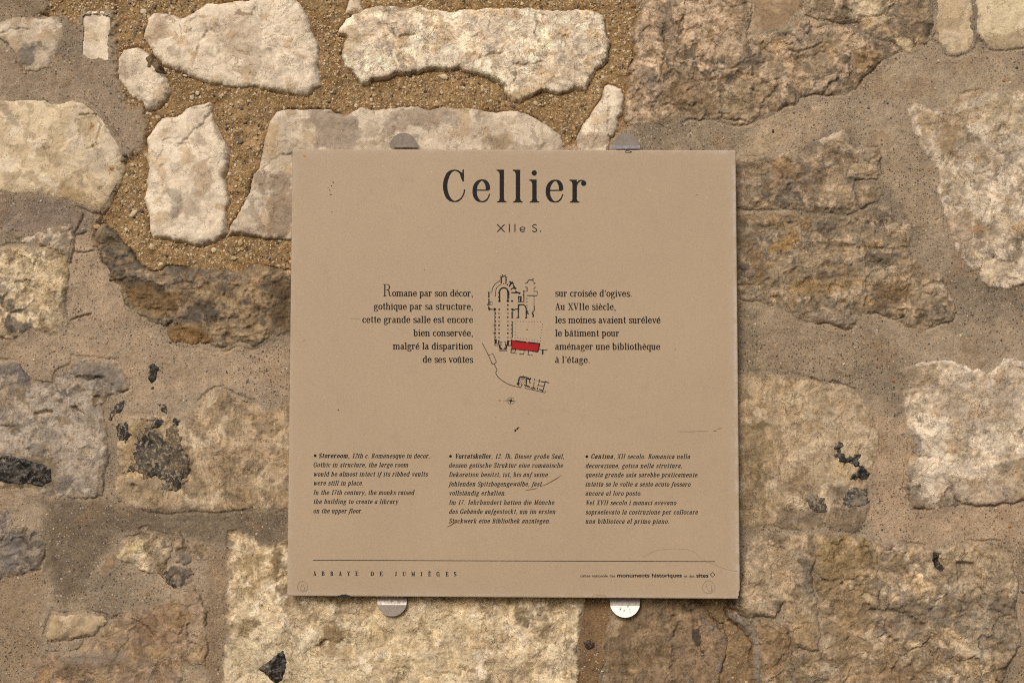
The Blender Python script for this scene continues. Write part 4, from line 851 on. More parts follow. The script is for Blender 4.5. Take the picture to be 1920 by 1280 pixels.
def ink_material(name, base, wear=0.0):
    m, nt, b = new_mat(name); L = nt.links; b.inputs['Specular IOR Level'].default_value = 0.1
    pos = nd(nt, 'ShaderNodeNewGeometry').outputs['Position']
    c = (*base, 1)
    if wear:
        mp = nd(nt, 'ShaderNodeMapping'); mp.inputs['Scale'].default_value = (1, 1, 0.6); L.new(pos, mp.inputs['Vector'])
        n = nd(nt, 'ShaderNodeTexNoise', Scale=650, Detail=3.0, Roughness=0.7); L.new(mp.outputs[0], n.inputs['Vector'])
        c = mix(nt, mathn(nt, 'MULTIPLY', ramp(nt, n.outputs['Fac'], [(0.62, grey(0)), (0.76, grey(1))]), wear * 0.5), c, (0.30, 0.27, 0.24, 1))
        L.new(c, b.inputs['Base Color'])
    else: b.inputs['Base Color'].default_value = c
    b.inputs['Roughness'].default_value = 0.5; b.inputs['Specular IOR Level'].default_value = 0.12
    return m
M_INK = ink_material('black_ink', (0.012, 0.011, 0.013)); M_INKW = ink_material('worn_black_ink', (0.012, 0.011, 0.013), 0.5)
M_INKS = ink_material('small_print_ink', (0.012, 0.010, 0.010))
M_RED = ink_material('red_ink', (0.36, 0.012, 0.012), 0.0); M_GREYINK = ink_material('grey_ink', (0.20, 0.165, 0.125))
M_PENCIL = ink_material('pencil', tuple(alb(138, 120, 102))); M_BROWN = ink_material('brown_scratch', tuple(alb(112, 80, 50)), 0.3)
M_CHIPD = ink_material('bare_dark_metal', (0.03, 0.028, 0.026), 0.4); M_SCR = ink_material('pale_scratch', tuple(alb(186, 170, 148)))
M_LINE = ink_material('fine_dark_scratch', tuple(alb(142, 122, 100))); M_YEL = ink_material('yellow_spot', tuple(alb(182, 140, 44)))

sign_c = sp(962, 700, D_B)
sign = empty('information_panel', (sign_c[0], -D_B, sp(962, 1119, D_B)[2]))
tag(sign, 'square beige visitor information panel titled Cellier, clipped to the old stone wall', 'sign')

# the plate: rounded rectangle with a small front bevel
CORN = [(548, 279.5), (1380, 281.5), (1388, 1122.5), (538, 1117)]
def quad(u, v):
    a, b_, c, d = [np.array(p, float) for p in CORN]
    return tuple((a * (1 - u) + b_ * u) * (1 - v) + (d * (1 - u) + c * u) * v)
def ring(inset, rad, n=6, per=60):
    """outline of the plate in pixel space, inset px from the edge"""
    pts = []
    w_, h_ = 840.0, 839.0
    i = inset
    cs = [(i + rad, i + rad, 180), (w_ - i - rad, i + rad, 270), (w_ - i - rad, h_ - i - rad, 0), (i + rad, h_ - i - rad, 90)]
    for k, (cx, cy, a0) in enumerate(cs):
        arc = [(cx + rad * math.cos(R(a0 + 90 * j / n)), cy + rad * math.sin(R(a0 + 90 * j / n))) for j in range(n + 1)]
        pts += arc
        nx_, ny_, na = cs[(k + 1) % 4]
        e = (nx_ + rad * math.cos(R(na)), ny_ + rad * math.sin(R(na)))
        s0 = arc[-1]
        pts += [(s0[0] + (e[0] - s0[0]) * t / per, s0[1] + (e[1] - s0[1]) * t / per) for t in range(1, per)]
    return [quad(x / w_, y / h_) for x, y in pts]
def plate():
    rings = []; rim = []
    o_out = ring(0, 4); 
    wob = [0.35 * math.sin(k * 0.9) + 0.25 * math.sin(k * 2.3 + 1) for k in range(len(o_out))]
    W0 = [sp(x, y, D_F) for x, y in o_out]
    for d, ins, rm in ((D_B, 0, 0), (D_F - 0.0016, 0, 0.6), (D_F - 0.0004, 0.9, 1.0), (D_F, 2.6, 1.0), (D_F, 5, 0.9), (D_F, 9, 0.3), (D_F, 22, 0.0)):
        q = ring(ins, max(4 - ins, 1.2))
        R_ = [sp(x, y, D_F) for x, y in q]
        rings.append([(p[0], -d - (0.0 if d < D_F else 0.0), p[2]) for p in R_]); rim.append(rm)
    n = len(o_out); V = [p for r_ in rings for p in r_]; A = []
    for k, rm in enumerate(rim):
        for j, p in enumerate(o_out):
            side = 1.0 if p[0] > 1340 else (0.35 if p[0] < 560 else 0.4)
            A.append(rm * side)
    F = [(k * n + j, k * n + (j + 1) % n, (k + 1) * n + (j + 1) % n, (k + 1) * n + j) for k in range(len(rings) - 1) for j in range(n)]
    me = bpy.data.meshes.new('plate')
    V.append((0, 0, 0)); V.pop()
    faces = [tuple(f) for f in F] + [tuple(range((len(rings) - 1) * n, len(rings) * n))] + [tuple(reversed(range(n)))]
    me.from_pydata(V, [], faces); me.update()
    a = me.attributes.new('rim', 'FLOAT', 'POINT'); a.data.foreach_set('value', A)
    me.materials.append(M_PANEL)
    return link_mesh('plate', me, sign, sp(963, 700, D_F))
plate()

# ---- flat print: strokes drawn with a broad nib, laid a fraction of a millimetre on the plate
class Ink:
    def __init__(s, lift=0.00012): s.V = []; s.F = []; s.k = 0; s.lift = lift
    def poly(s, L_, R_):
        """two matching rails in photo px"""
        d = D_F + s.lift + 0.000004 * (s.k % 24); s.k += 1
        o = len(s.V)
        for a, b_ in zip(L_, R_): s.V.append(sp(a[0], a[1], d)); s.V.append(sp(b_[0], b_[1], d))
        for i in range(len(L_) - 1): s.F.append((o + 2 * i, o + 2 * i + 1, o + 2 * i + 3, o + 2 * i + 2))
    def fan(s, pts):
        d = D_F + s.lift + 0.000004 * (s.k % 24); s.k += 1
        o = len(s.V); s.V += [sp(x, y, d) for x, y in pts]; s.F.append(tuple(range(o, o + len(pts))))
    def dot(s, x, y, rx, ry=None, n=12, rot=0.0):
        ry = ry or rx
        s.fan([(x + rx * math.cos(2 * math.pi * i / n + rot), y - ry * math.sin(2 * math.pi * i / n + rot)) for i in range(n)])
    def line(s, pts, w, sm=False, taper=False):
        """round-nib line, width w px"""
        if sm: pts = cat(pts, 6)
        s.nib(pts, lambda p: p, w / 2, w / 2, [1.0] * len(pts) if not taper else [max(0.2, math.sin(math.pi * (i + 0.5) / len(pts))) for i in range(len(pts))])
    def nib(s, pts, tf, a, b_, ws, cap=True):
        """pts in glyph units; a, b_: half nib width and height (glyph units); tf: glyph -> px"""
        n = len(pts); L_ = []; R_ = []
        for i in range(n):
            p0 = pts[max(i - 1, 0)]; p1 = pts[min(i + 1, n - 1)]
            dx, dy = p1[0] - p0[0], p1[1] - p0[1]; l = math.hypot(dx, dy) or 1
            nx_, ny_ = -dy / l, dx / l
            k = math.sqrt((a * nx_) ** 2 + (b_ * ny_) ** 2) or 1e-6
            ox, oy = a * a * nx_ / k * ws[i], b_ * b_ * ny_ / k * ws[i]
            x, y = pts[i][0], pts[i][1]
            if cap and (i == 0 or i == n - 1):
                q = math.sqrt((a * dx / l) ** 2 + (b_ * dy / l) ** 2); e = min(a, b_) * 0.9 * (1 if i else -1)
                x += dx / l * e; y += dy / l * e
            L_.append(tf((x + ox, y + oy))); R_.append(tf((x - ox, y - oy)))
        s.poly(L_, R_)
    def build(s, name, mat, label=None, parent=None):
        me = bpy.data.meshes.new(name); me.from_pydata(s.V, [], s.F); me.update(); me.materials.append(mat)
        c = np.array(s.V).mean(0)
        o = link_mesh(name, me, parent or sign, tuple(c))
        if label: o['label'] = label
        return o
def cat(P, n=5):
    """Catmull-Rom through points (x, y[, w])"""
    P = [tuple(p) + ((1.0,) if len(p) == 2 else ()) for p in P]
    Q = [P[0]] + P + [P[-1]]; out = []
    for i in range(1, len(Q) - 2):
        a, b_, c, d = Q[i - 1], Q[i], Q[i + 1], Q[i + 2]
        for j in range(n):
            t = j / n
            out.append(tuple(0.5 * (2 * b_[k] + (c[k] - a[k]) * t + (2 * a[k] - 5 * b_[k] + 4 * c[k] - d[k]) * t * t + (3 * b_[k] - a[k] - 3 * c[k] + d[k]) * t ** 3) for k in range(3)))
    out.append(P[-1]); return out

# glyph skeletons: x-height 100, ascender 142, descender -42.  'l' straight, 'c' curve, 's' serif x0 x1 y, 'd' dot x y r,
# 'w' wedge serif at the top left of a stem
def ell(cx, cy, rx, ry, a0, a1, n=16):
    return [(cx + rx * math.cos(R(a0 + (a1 - a0) * i / n)), cy + ry * math.sin(R(a0 + (a1 - a0) * i / n))) for i in range(n + 1)]
O_ = ('p', ell(42, 50, 32, 47, 0, 360, 24))
def stem(x, y0=0, y1=100, foot=True, head='w'):
    r = [('l', [(x, y0 + 3), (x, y1 - 3)])]
    if foot: r.append(('s', x - 21, x + 21, y0 + 3, x, 1))
    if head == 'w': r.append(('w', x, y1))
    elif head == 's': r.append(('s', x - 21, x + 21, y1 - 3, x, -1))
    return r
def bowl_r(x, y0=0, y1=100): return ('c', [(x, y1 - 22, .5), (x + 12, y1 - 6, .7), (x + 28, y1 - 3), (x + 45, y1 - 22), (x + 50, (y0 + y1) / 2), (x + 45, y0 + 20), (x + 28, y0 + 3), (x + 10, y0 + 8, .7), (x, y0 + 24, .5)])
def arch(x, x2): return [('c', [(x + 3, 66, .4), (x + 14, 88, .5), (x2 - 18, 97, .9), (x2 - 3, 88, .95), (x2, 66)]), ('l', [(x2, 68), (x2, 3)]), ('s', x2 - 20, x2 + 20, 3, x2, 1)]
E_ = [('l', [(13, 53), (70, 53)]), ('c', [(69, 54), (66, 76), (56, 92), (42, 97), (26, 90), (14, 72), (10, 50), (13, 28), (25, 9), (44, 3), (60, 9, .5), (70, 21, .3), (76, 37, .3)])]
A_ = [('c', [(19, 74, .7), (20, 88, .35), (36, 97), (52, 92, .9), (58, 76)]), ('d', 20, 74, 9), ('l', [(58, 78), (58, 18)]), ('c', [(58, 18), (62, 6, .6), (72, 4, .4), (80, 14, .3)]),
      ('c', [(58, 58, .4), (34, 52, .7), (14, 38, .95), (10, 22), (18, 6, .95), (34, 4, .7), (50, 12, .4), (58, 26, .3)])]
AI_ = [('c', [(56, 78, .5), (44, 97, .6), (24, 86, .9), (11, 52), (12, 18), (24, 4, .8), (42, 14, .4), (58, 46, .3)]), ('l', [(62, 97), (58, 18)]), ('c', [(58, 20), (62, 5, .7), (76, 16, .3)])]
U_ = [('l', [(16, 97), (16, 28)]), ('w', 16, 100), ('c', [(16, 30), (20, 10, .9), (36, 3, .8), (54, 12, .5), (64, 28, .4)]), ('l', [(66, 97), (66, 3)]), ('w', 66, 100), ('s', 66, 86, 3)]
S_ = [('c', [(60, 80, .3), (52, 93, .5), (36, 97, .8), (18, 90, .9), (14, 74), (26, 60, 1.2), (46, 48, 1.3), (62, 34, 1.1), (62, 14, .95), (46, 3, .8), (26, 4, .5), (12, 22, .3)]), ('l', [(62, 95), (62, 70)], .3), ('l', [(12, 30), (12, 4)], .3)]
def acc(k, x):
    return {'e': [('l', [(x - 2, 112), (x + 15, 134)], .6)], 'g': [('l', [(x + 2, 112), (x - 15, 134)], .6)], 'c': [('l', [(x - 18, 112), (x, 130)], .5), ('l', [(x, 130), (x + 18, 112)], .5)], 'u': [('d', x - 15, 124, 9), ('d', x + 15, 124, 9)]}[k]
GL = {
 'a': (84, A_), 'b': (92, stem(17, 0, 142, False) + [bowl_r(22)]), 'c': (78, [('c', [(68, 74, .5), (62, 90, .4), (44, 97, .8), (26, 90), (13, 70), (10, 50), (13, 28), (26, 8), (44, 3), (60, 10, .5), (72, 30, .3)]), ('d', 64, 74, 10)]),
 'd': (94, [('c', [(66, 78, .5), (52, 95, .7), (34, 97), (16, 78), (11, 50), (15, 22), (32, 3), (52, 6, .7), (66, 24, .5)]), ('l', [(70, 139), (70, 3)]), ('w', 70, 142), ('s', 70, 90, 3)]),
 'e': (84, E_), 'f': (60, [('c', [(26, 104), (28, 126, .9), (42, 139, .6), (56, 132, .5)]), ('d', 57, 126, 9), ('l', [(26, 108), (26, 3)]), ('s', 4, 50, 3, 26, 1), ('s', 4, 50, 96)]),
 'g': (88, [('p', ell(38, 66, 24, 30, 0, 360, 20)), ('c', [(22, 40, .5), (12, 26, .7), (20, 12, .9), (46, 7, 1), (70, -4, 1), (74, -22, .9), (56, -38, .8), (30, -39, .8), (10, -28, .8), (12, -10, .6), (28, 6, .5)]), ('l', [(58, 88), (72, 96)], .5), ('d', 76, 92, 8)]),
 'h': (100, stem(20, 0, 142) + arch(20, 74)), 'i': (48, stem(23) + [('d', 22, 128, 12)]), 'j': (44, [('l', [(24, 97), (24, -20)]), ('w', 24, 100), ('d', 22, 128, 12), ('c', [(24, -20), (16, -38, .6), (2, -34, .4)])]),
 'k': (96, stem(20, 0, 142) + [('l', [(24, 42), (70, 94)], .35), ('l', [(40, 58), (76, 6)], .95), ('s', 58, 92, 3), ('s', 54, 84, 97)]), 'l': (48, stem(22, 0, 142)),
 'm': (150, stem(20) + arch(20, 72) + arch(72, 124)), 'n': (100, stem(20) + arch(20, 74)), 'o': (86, [O_]),
 'p': (94, [('l', [(19, 97), (19, -39)]), ('w', 19, 100), ('s', 0, 42, -39, 19, 1), bowl_r(24)]), 'q': (92, [('c', [(66, 78, .5), (52, 95, .7), (34, 97), (16, 78), (11, 50), (15, 22), (32, 3), (52, 6, .7), (66, 24, .5)]), ('l', [(70, 98), (70, -39)]), ('s', 48, 92, -39, 70, 1)]),
 'r': (74, stem(20) + [('c', [(23, 58, .4), (30, 82, .4), (44, 96, .5), (56, 95, .5), (63, 86, .5)]), ('d', 59, 84, 12)]), 's': (74, S_), 't': (58, [('l', [(26, 124), (26, 22)]), ('c', [(26, 24), (28, 8, .9), (40, 3, .6), (54, 18, .3)]), ('s', 6, 50, 96)]),
 'u': (94, U_), 'v': (84, [('l', [(14, 95), (43, 6)], .95), ('l', [(72, 95), (44, 6)], .35), ('s', 0, 34, 97), ('s', 56, 86, 97)]),
 'w': (124, [('l', [(14, 95), (40, 6)], .95), ('l', [(62, 95), (41, 6)], .35), ('l', [(62, 95), (86, 6)], .95), ('l', [(112, 95), (87, 6)], .35), ('s', 0, 32, 97), ('s', 98, 124, 97)]),
 'x': (86, [('l', [(14, 96), (70, 4)], .95), ('l', [(68, 96), (14, 4)], .35), ('s', 2, 34, 97), ('s', 52, 82, 97), ('s', 0, 30, 3), ('s', 54, 88, 3)]),
 'y': (84, [('l', [(14, 95), (43, 8)], .95), ('c', [(72, 95, .35), (42, 2, .35), (28, -32, .35), (14, -36, .5)]), ('d', 12, -32, 9), ('s', 0, 34, 97), ('s', 56, 86, 97)]),
 'z': (76, [('l', [(12, 97), (64, 97)]), ('l', [(62, 95), (12, 5)], .75), ('l', [(12, 3), (66, 3)]), ('l', [(12, 97), (10, 72)], .3), ('l', [(66, 3), (68, 30)], .3)]),
 'ß': (98, [('c', [(22, 3), (22, 100), (28, 128, .9), (46, 139, .8), (64, 124, .9), (62, 100, .8), (46, 82, .5), (62, 66, .9), (76, 42), (72, 14), (54, 2, .7), (40, 10, .5)]), ('s', 4, 34, 3)]),
 '.': (40, [('d', 18, 10, 11)]), ',': (40, [('d', 18, 10, 11), ('c', [(26, 8, .5), (26, -10, .4), (14, -24, .3)])]), "'": (38, [('d', 18, 130, 11), ('c', [(26, 128, .5), (26, 110, .4), (14, 98, .3)])]), '•': (60, [('d', 26, 54, 24)]),
 '1': (74, [('l', [(38, 139), (38, 3)]), ('s', 16, 60, 3, 38, 1), ('l', [(38, 136), (18, 120)], .4)]), '2': (78, [('c', [(16, 108, .6), (20, 130, .6), (40, 139, .7), (60, 128), (64, 104), (50, 74, .7), (26, 40, .5), (12, 12, .5)]), ('d', 18, 108, 10), ('l', [(12, 7), (66, 7)], 1.8), ('l', [(66, 7), (70, 34)], .3)]),
 '7': (78, [('l', [(14, 136), (68, 136)], 1.7), ('c', [(68, 134, .3), (44, 84, .6), (34, 40), (36, 6)]), ('l', [(14, 136), (12, 110)], .3)]),
 'A': (108, [('l', [(18, 4), (50, 138)], .35), ('l', [(50, 138), (86, 4)]), ('l', [(28, 48), (72, 48)], .6), ('s', 2, 36, 3), ('s', 64, 106, 3)]),
 'B': (104, [('l', [(24, 139), (24, 3)]), ('s', 4, 50, 139), ('s', 4, 50, 3), ('c', [(40, 139), (68, 132, .9), (76, 106), (66, 80, .9), (40, 74)]), ('c', [(40, 74), (72, 68, .9), (84, 38), (72, 10, .9), (40, 3)])]),
 'C': (102, [('c', [(84, 100, .4), (76, 126, .45), (52, 139, .9), (28, 128), (14, 98), (10, 71), (14, 42), (28, 14), (52, 3), (76, 14, .4), (90, 36, .3), (94, 56, .3)]), ('l', [(88, 139), (88, 92)], .35), ('c', [(88, 92, .3), (84, 110, .8), (82, 122, .8), (72, 132, .3)])]),
 'D': (112, [('l', [(24, 139), (24, 3)]), ('s', 4, 50, 139), ('s', 4, 50, 3), ('c', [(40, 139, .8), (74, 132, .9), (90, 104), (94, 71), (90, 38), (74, 10, .9), (40, 3, .8)])]),
 'E': (100, [('l', [(24, 139), (24, 3)]), ('l', [(4, 139), (86, 139)]), ('l', [(4, 3), (88, 3)]), ('l', [(24, 73), (62, 73)]), ('l', [(86, 139), (86, 108)], .35), ('l', [(88, 3), (90, 38)], .35), ('l', [(62, 88), (62, 58)], .35)]),
 'G': (114, [('c', [(84, 100, .4), (76, 126, .45), (52, 139, .9), (28, 128), (14, 98), (10, 71), (14, 42), (28, 14), (52, 3), (72, 8, .5), (86, 24, .4)]), ('l', [(88, 139), (88, 96)], .35), ('l', [(90, 60), (90, 4)]), ('s', 66, 110, 60)]),
 'I': (56, stem(28, 0, 142, True, 's')), 'J': (74, [('l', [(46, 139), (46, 34)]), ('s', 24, 70, 139), ('c', [(46, 36), (42, 12, .8), (28, 3, .6), (14, 14, .5)]), ('d', 16, 24, 10)]),
 'M': (138, [('l', [(24, 139), (24, 3)], .35), ('l', [(24, 139), (66, 10)]), ('l', [(66, 10), (108, 139)], .35), ('l', [(108, 139), (108, 3)]), ('s', 2, 30, 139), ('s', 104, 130, 139), ('s', 6, 42, 3), ('s', 88, 130, 3)]),
 'N': (114, [('l', [(24, 139), (24, 3)], .35), ('l', [(22, 139), (88, 6)]), ('l', [(88, 139), (88, 6)], .35), ('s', 2, 30, 139), ('s', 70, 106, 139), ('s', 6, 42, 3)]),
 'R': (110, [('l', [(24, 139), (24, 3)]), ('s', 4, 50, 139), ('s', 4, 46, 3), ('c', [(40, 139), (68, 132, .9), (78, 106), (66, 80, .9), (40, 74)]), ('c', [(50, 74, .8), (68, 66), (74, 40), (78, 12, .9), (90, 4, .5), (102, 14, .3)])]),
 'S': (88, [('c', [(72, 112, .3), (62, 132, .5), (42, 139, .8), (20, 128, .95), (14, 106), (26, 84, 1.2), (50, 68, 1.3), (72, 48, 1.2), (76, 26), (62, 8, .9), (40, 3, .7), (20, 12, .4), (12, 34, .3)]), ('l', [(74, 139), (74, 104)], .35), ('l', [(12, 40), (12, 4)], .35)]),
 'U': (110, [('l', [(22, 139), (22, 40)]), ('c', [(22, 44), (28, 12, .9), (52, 3, .8), (78, 14, .5), (88, 44, .35)]), ('l', [(88, 42), (88, 139)], .35), ('s', 2, 44, 139), ('s', 72, 106, 139)]),
 'V': (106, [('l', [(16, 138), (52, 6)]), ('l', [(88, 138), (54, 6)], .35), ('s', 0, 40, 139), ('s', 70, 106, 139)]),
 'X': (108, [('l', [(18, 138), (88, 4)]), ('l', [(86, 138), (18, 4)], .35), ('s', 2, 42, 139), ('s', 68, 104, 139), ('s', 2, 36, 3), ('s', 68, 106, 3)]),
 'Y': (104, [('l', [(16, 138), (50, 68)]), ('l', [(86, 138), (52, 68)], .35), ('l', [(51, 70), (51, 3)]), ('s', 2, 38, 139), ('s', 70, 102, 139), ('s', 30, 74, 3)]),
 ' ': (46, []),
}
for ch, base, k, x in (('é', 'e', 'e', 42), ('è', 'e', 'g', 42), ('ê', 'e', 'c', 42), ('à', 'a', 'g', 42), ('â', 'a', 'c', 42), ('û', 'u', 'c', 42), ('ö', 'o', 'u', 42), ('ä', 'a', 'u', 42)):
    GL[ch] = (GL[base][0], list(GL[base][1]) + acc(k, x))
GL['È'] = (GL['E'][0], list(GL['E'][1]) + [('l', [(44, 152), (26, 178)], .7)])
GI = dict(GL); GI['a'] = (86, AI_); GI['ä'] = (86, AI_ + acc('u', 42))
GI['f'] = (58, [('c', [(64, 128, .5), (52, 139, .6), (38, 124, .9), (30, 80), (22, 0), (12, -34, .7), (-4, -36, .5)]), ('d', 62, 126, 8), ('d', -4, -32, 8), ('s', 8, 54, 96)])

def draw_text(ink, text, x0, x1, y0, y1, xh, T=20.0, t=8.0, slant=0.0, cond=1.0, table=GL, xs=None, serif=True):
    """text from x0 to x1 (px), baseline y0 at x0 to y1 at x1, x-height xh px; letter spacing fits the width"""
    k = xh / 100.0
    adv = [table[c][0] * cond * k for c in text]
    gap = (x1 - x0 - sum(adv)) / max(len(text) - 1, 1) if xs is None else 0
    x = x0
    for i, c in enumerate(text):
        if xs is not None: x = xs[i]
        yb = y0 + (y1 - y0) * (x - x0) / max(x1 - x0, 1e-6)
        def tf(p, x=x, yb=yb): return (x + (p[0] * cond + p[1] * slant) * k, yb - p[1] * k)
        for s_ in table[c][1]:
            kd = s_[0]
            if kd == 'l':
                w_ = s_[2] if len(s_) > 2 else 1.0
                pts = s_[1]
                if w_ != 1.0:      # a hairline or lighter diagonal
                    ink.nib(pts, tf, max(T / 2 * w_, t / 2 * 0.9), t / 2, [1, 1], True)
                else: ink.nib(pts, tf, T / 2, t / 2, [1, 1], True)
            elif kd in ('c', 'p'):
                q = cat([p + (1.0,) if len(p) == 2 else p for p in s_[1]], 4) if kd == 'c' else [p + (1.0,) for p in s_[1]]
                n = len(q); Ls = []; Rs = []
                for j in range(n):
                    if kd == 'p': a_, b_ = q[(j - 1) % (n - 1)], q[(j + 1) % (n - 1)]
                    else: a_, b_ = q[max(j - 1, 0)], q[min(j + 1, n - 1)]
                    dx, dy = b_[0] - a_[0], b_[1] - a_[1]; l = math.hypot(dx, dy) or 1; nx_, ny_ = -dy / l, dx / l
                    A2 = max(T / 2 * q[j][2], t / 2); B2 = t / 2
                    kk = math.sqrt((A2 * nx_) ** 2 + (B2 * ny_) ** 2)
                    ox, oy = A2 * A2 * nx_ / kk, B2 * B2 * ny_ / kk
                    Ls.append(tf((q[j][0] + ox, q[j][1] + oy))); Rs.append(tf((q[j][0] - ox, q[j][1] - oy)))
                ink.poly(Ls, Rs)
            elif kd == 's':
                if not serif: continue
                a_, b_, y = s_[1], s_[2], s_[3]
                ink.poly([tf((a_, y + t / 2)), tf((b_, y + t / 2))], [tf((a_, y - t / 2)), tf((b_, y - t / 2))])
                if len(s_) > 4:      # brackets
                    xc, sg = s_[4], s_[5]
                    for sd_ in (-1, 1):
                        e = xc + sd_ * T / 2
                        ink.fan([tf((e, y)), tf((e + sd_ * 10, y)), tf((e + sd_ * 3.5, y + sg * 4.5)), tf((e, y + sg * 13))])
            elif kd == 'w':
                xc, y = s_[1], s_[2]
                ink.poly([tf((xc - T / 2 - 13, y)), tf((xc + T / 2, y))], [tf((xc - T / 2 - 13, y - t)), tf((xc + T / 2, y - t))])
                ink.fan([tf((xc - T / 2 - 9, y - t)), tf((xc - T / 2 - 3, y - t - 5)), tf((xc - T / 2, y - t - 14)), tf((xc - T / 2, y - t + 1))])
            elif kd == 'd':
                p = [tf((s_[1] + s_[3] * (0.55 + 0.45 * min(1, T / 20)) * math.cos(2 * math.pi * j / 12), s_[2] + s_[3] * math.sin(2 * math.pi * j / 12))) for j in range(12)]
                ink.fan(p)
        x += adv[i] + gap

# title, each letter at its measured place
ink = Ink()
tx = [830.3, 885.7, 931.5, 961.8, 992.3, 1023.0, 1068.8]
for c, x in zip('Cellier', tx):
    draw_text(ink, c, x, x + 1, 379.4 + (x - 830) * 0.0035, 379.4 + (x - 830) * 0.0035, 43.4, 19.5, 5.5, table=GL, cond=1.0 if c in 'Cr' else 0.98)
ink.build('title', M_INKW, 'large black title reading Cellier')
ink = Ink()
def sans(ink, strokes, x, y, sx, sy, w):
    for s_ in strokes:
        q = cat(s_[1], 5) if s_[0] == 'c' else [p + (1,) if len(p) == 2 else p for p in s_[1]]
        pts = [(x + p[0] * sx, y - p[1] * sy) for p in q]
        ink.line(pts, w)
XO, YO, ZS = 800.0, 300.0, 5.818
def zx(v): return XO + v / ZS
yb = 434.3
sans(ink, [('l', [(0, 0), (1, 1)]), ('l', [(0, 1), (1, 0)])], zx(773), yb, 12.6, 13.0, 1.9)
sans(ink, [('l', [(0, 0), (0, 1)])], zx(902), yb, 1, 13.4, 2.0)
sans(ink, [('l', [(0, 0), (0, 1)])], zx(963), yb, 1, 13.4, 2.0)
sans(ink, [('c', [(0.05, .5), (.98, .5), (.92, .85), (.5, 1), (.1, .8), (0, .5), (.1, .18), (.5, 0), (.95, .14)])], zx(1019), yb + .2, 8.6, 8.8, 1.7)
sans(ink, [('c', [(.95, .9), (.55, 1), (.12, .88), (.1, .68), (.5, .52), (.95, .34), (.92, .1), (.45, 0), (.02, .1)])], zx(1154), yb + .2, 8.0, 13.6, 1.8)
ink.dot(zx(1240), yb - 0.8, 1.3)
ink.build('century_lettering', M_INK, 'small sans lettering reading XIIe S.')

# French text
ink = Ink()
def body(ink, text, x0, x1, y, xh=8.9, dy=0.25): draw_text(ink, text, x0, x1, y, y + dy, xh, 25, 13)
draw_text(ink, 'R', 717.6, 734.5, 555.5, 555.5, 16.2, 14.0, 7.0)
body(ink, 'omane par son décor,', 735.2, 887.0, 555.5)
body(ink, 'gothique par sa structure,', 701.0, 887.0, 580.3)
body(ink, 'cette grande salle est encore', 679.4, 887.0, 604.9)
body(ink, 'bien conservée,', 775.6, 887.0, 629.9)
body(ink, 'malgré la disparition', 736.9, 887.0, 654.7)
body(ink, 'de ses voûtes', 792.8, 887.0, 679.6)
ink.build('left_text_column', M_INKS, 'French text left of the plan, beginning with a tall R')
ink = Ink()
body(ink, "sur croisée d'ogives.", 1041.0, 1185.2, 555.9)
body(ink, 'Au XVIIe siècle,', 1041.0, 1155.0, 580.8)
body(ink, 'les moines avaient surélevé', 1041.3, 1238.6, 605.7)
body(ink, 'le bâtiment pour', 1041.3, 1161.4, 630.3)
body(ink, 'aménager une bibliothèque', 1041.0, 1238.0, 655.3)
body(ink, "à l'étage.", 1041.0, 1106.4, 680.0)
ink.build('right_text_column', M_INKS, 'French text right of the plan')

# three translations in slanted type
SL = 0.24
def it(ink, text, x0, x1, y, bold=False, xh=6.1):
    draw_text(ink, text, x0, x1, y, y + 0.1, xh, 34 if bold else 27, 18 if bold else 14.5, SL, 0.92, GI)
ink = Ink()
ink.dot(590.9, 853.9, 2.7); it(ink, 'Storeroom,', 597.4, 655.3, 858.0, True); it(ink, '12th c. Romanesque in decor,', 660.0, 805.6, 858.3)
for y, x, tx_ in ((875.1, 765.0, 'Gothic in structure, the large room'), (892.4, 801.5, 'would be almost intact if its ribbed vaults'), (909.2, 681.0, 'were still in place.'),
                  (926.9, 776.0, 'In the 17th century, the monks raised'), (943.8, 746.0, 'the building to create a library'), (961.3, 679.4, 'on the upper floor.')):
    it(ink, tx_, 587.2, x, y)
ink.build('english_text', M_INKS, 'slanted English paragraph at the lower left')
ink = Ink()
ink.dot(844.6, 855.0, 2.7); it(ink, 'Vorratskeller,', 852.6, 923.5, 858.9, True); it(ink, '12. Jh. Dieser große Saal,', 928.3, 1057.6, 859.2)
for y, x, tx_ in ((876.0, 1055.3, 'dessen gotische Struktur eine romanische'), (893.3, 1026.5, 'Dekoration besitzt, ist, bis auf seine'), (910.9, 1015.0, 'fehlenden Spitzbogengewölbe, fast'),
                  (927.9, 948.4, 'vollständig erhalten.'), (945.5, 1038.8, 'Im 17. Jahrhundert hatten die Mönche'), (962.5, 1041.0, 'das Gebäude aufgestockt, um im ersten'), (980.1, 1031.9, 'Stockwerk eine Bibliothek anzulegen.')):
    it(ink, tx_, 841.5, x, y)
ink.build('german_text', M_INKS, 'slanted German paragraph at the lower middle')
ink = Ink()
ink.dot(1100.3, 855.5, 2.7); it(ink, 'Cantina,', 1108.0, 1152.8, 859.2, True); it(ink, 'XII secolo. Romanica nella', 1157.0, 1293.5, 859.5)
for y, x, tx_ in ((876.8, 1279.0, 'decorazione, gotica nella struttura,'), (893.8, 1307.2, 'questa grande sala sarebbe praticamente'), (911.3, 1294.2, 'intatta se le volte a sesto acuto fossero'),
                  (928.4, 1203.0, 'ancora al loro posto.'), (946.0, 1267.4, 'Nel XVII secolo i monaci avevano'), (963.6, 1308.1, 'sopraelevato la costruzione per collocare'), (980.8, 1254.7, 'una biblioteca al primo piano.')):
    it(ink, tx_, 1097.6, x, y)
ink.build('italian_text', M_INKS, 'slanted Italian paragraph at the lower right')

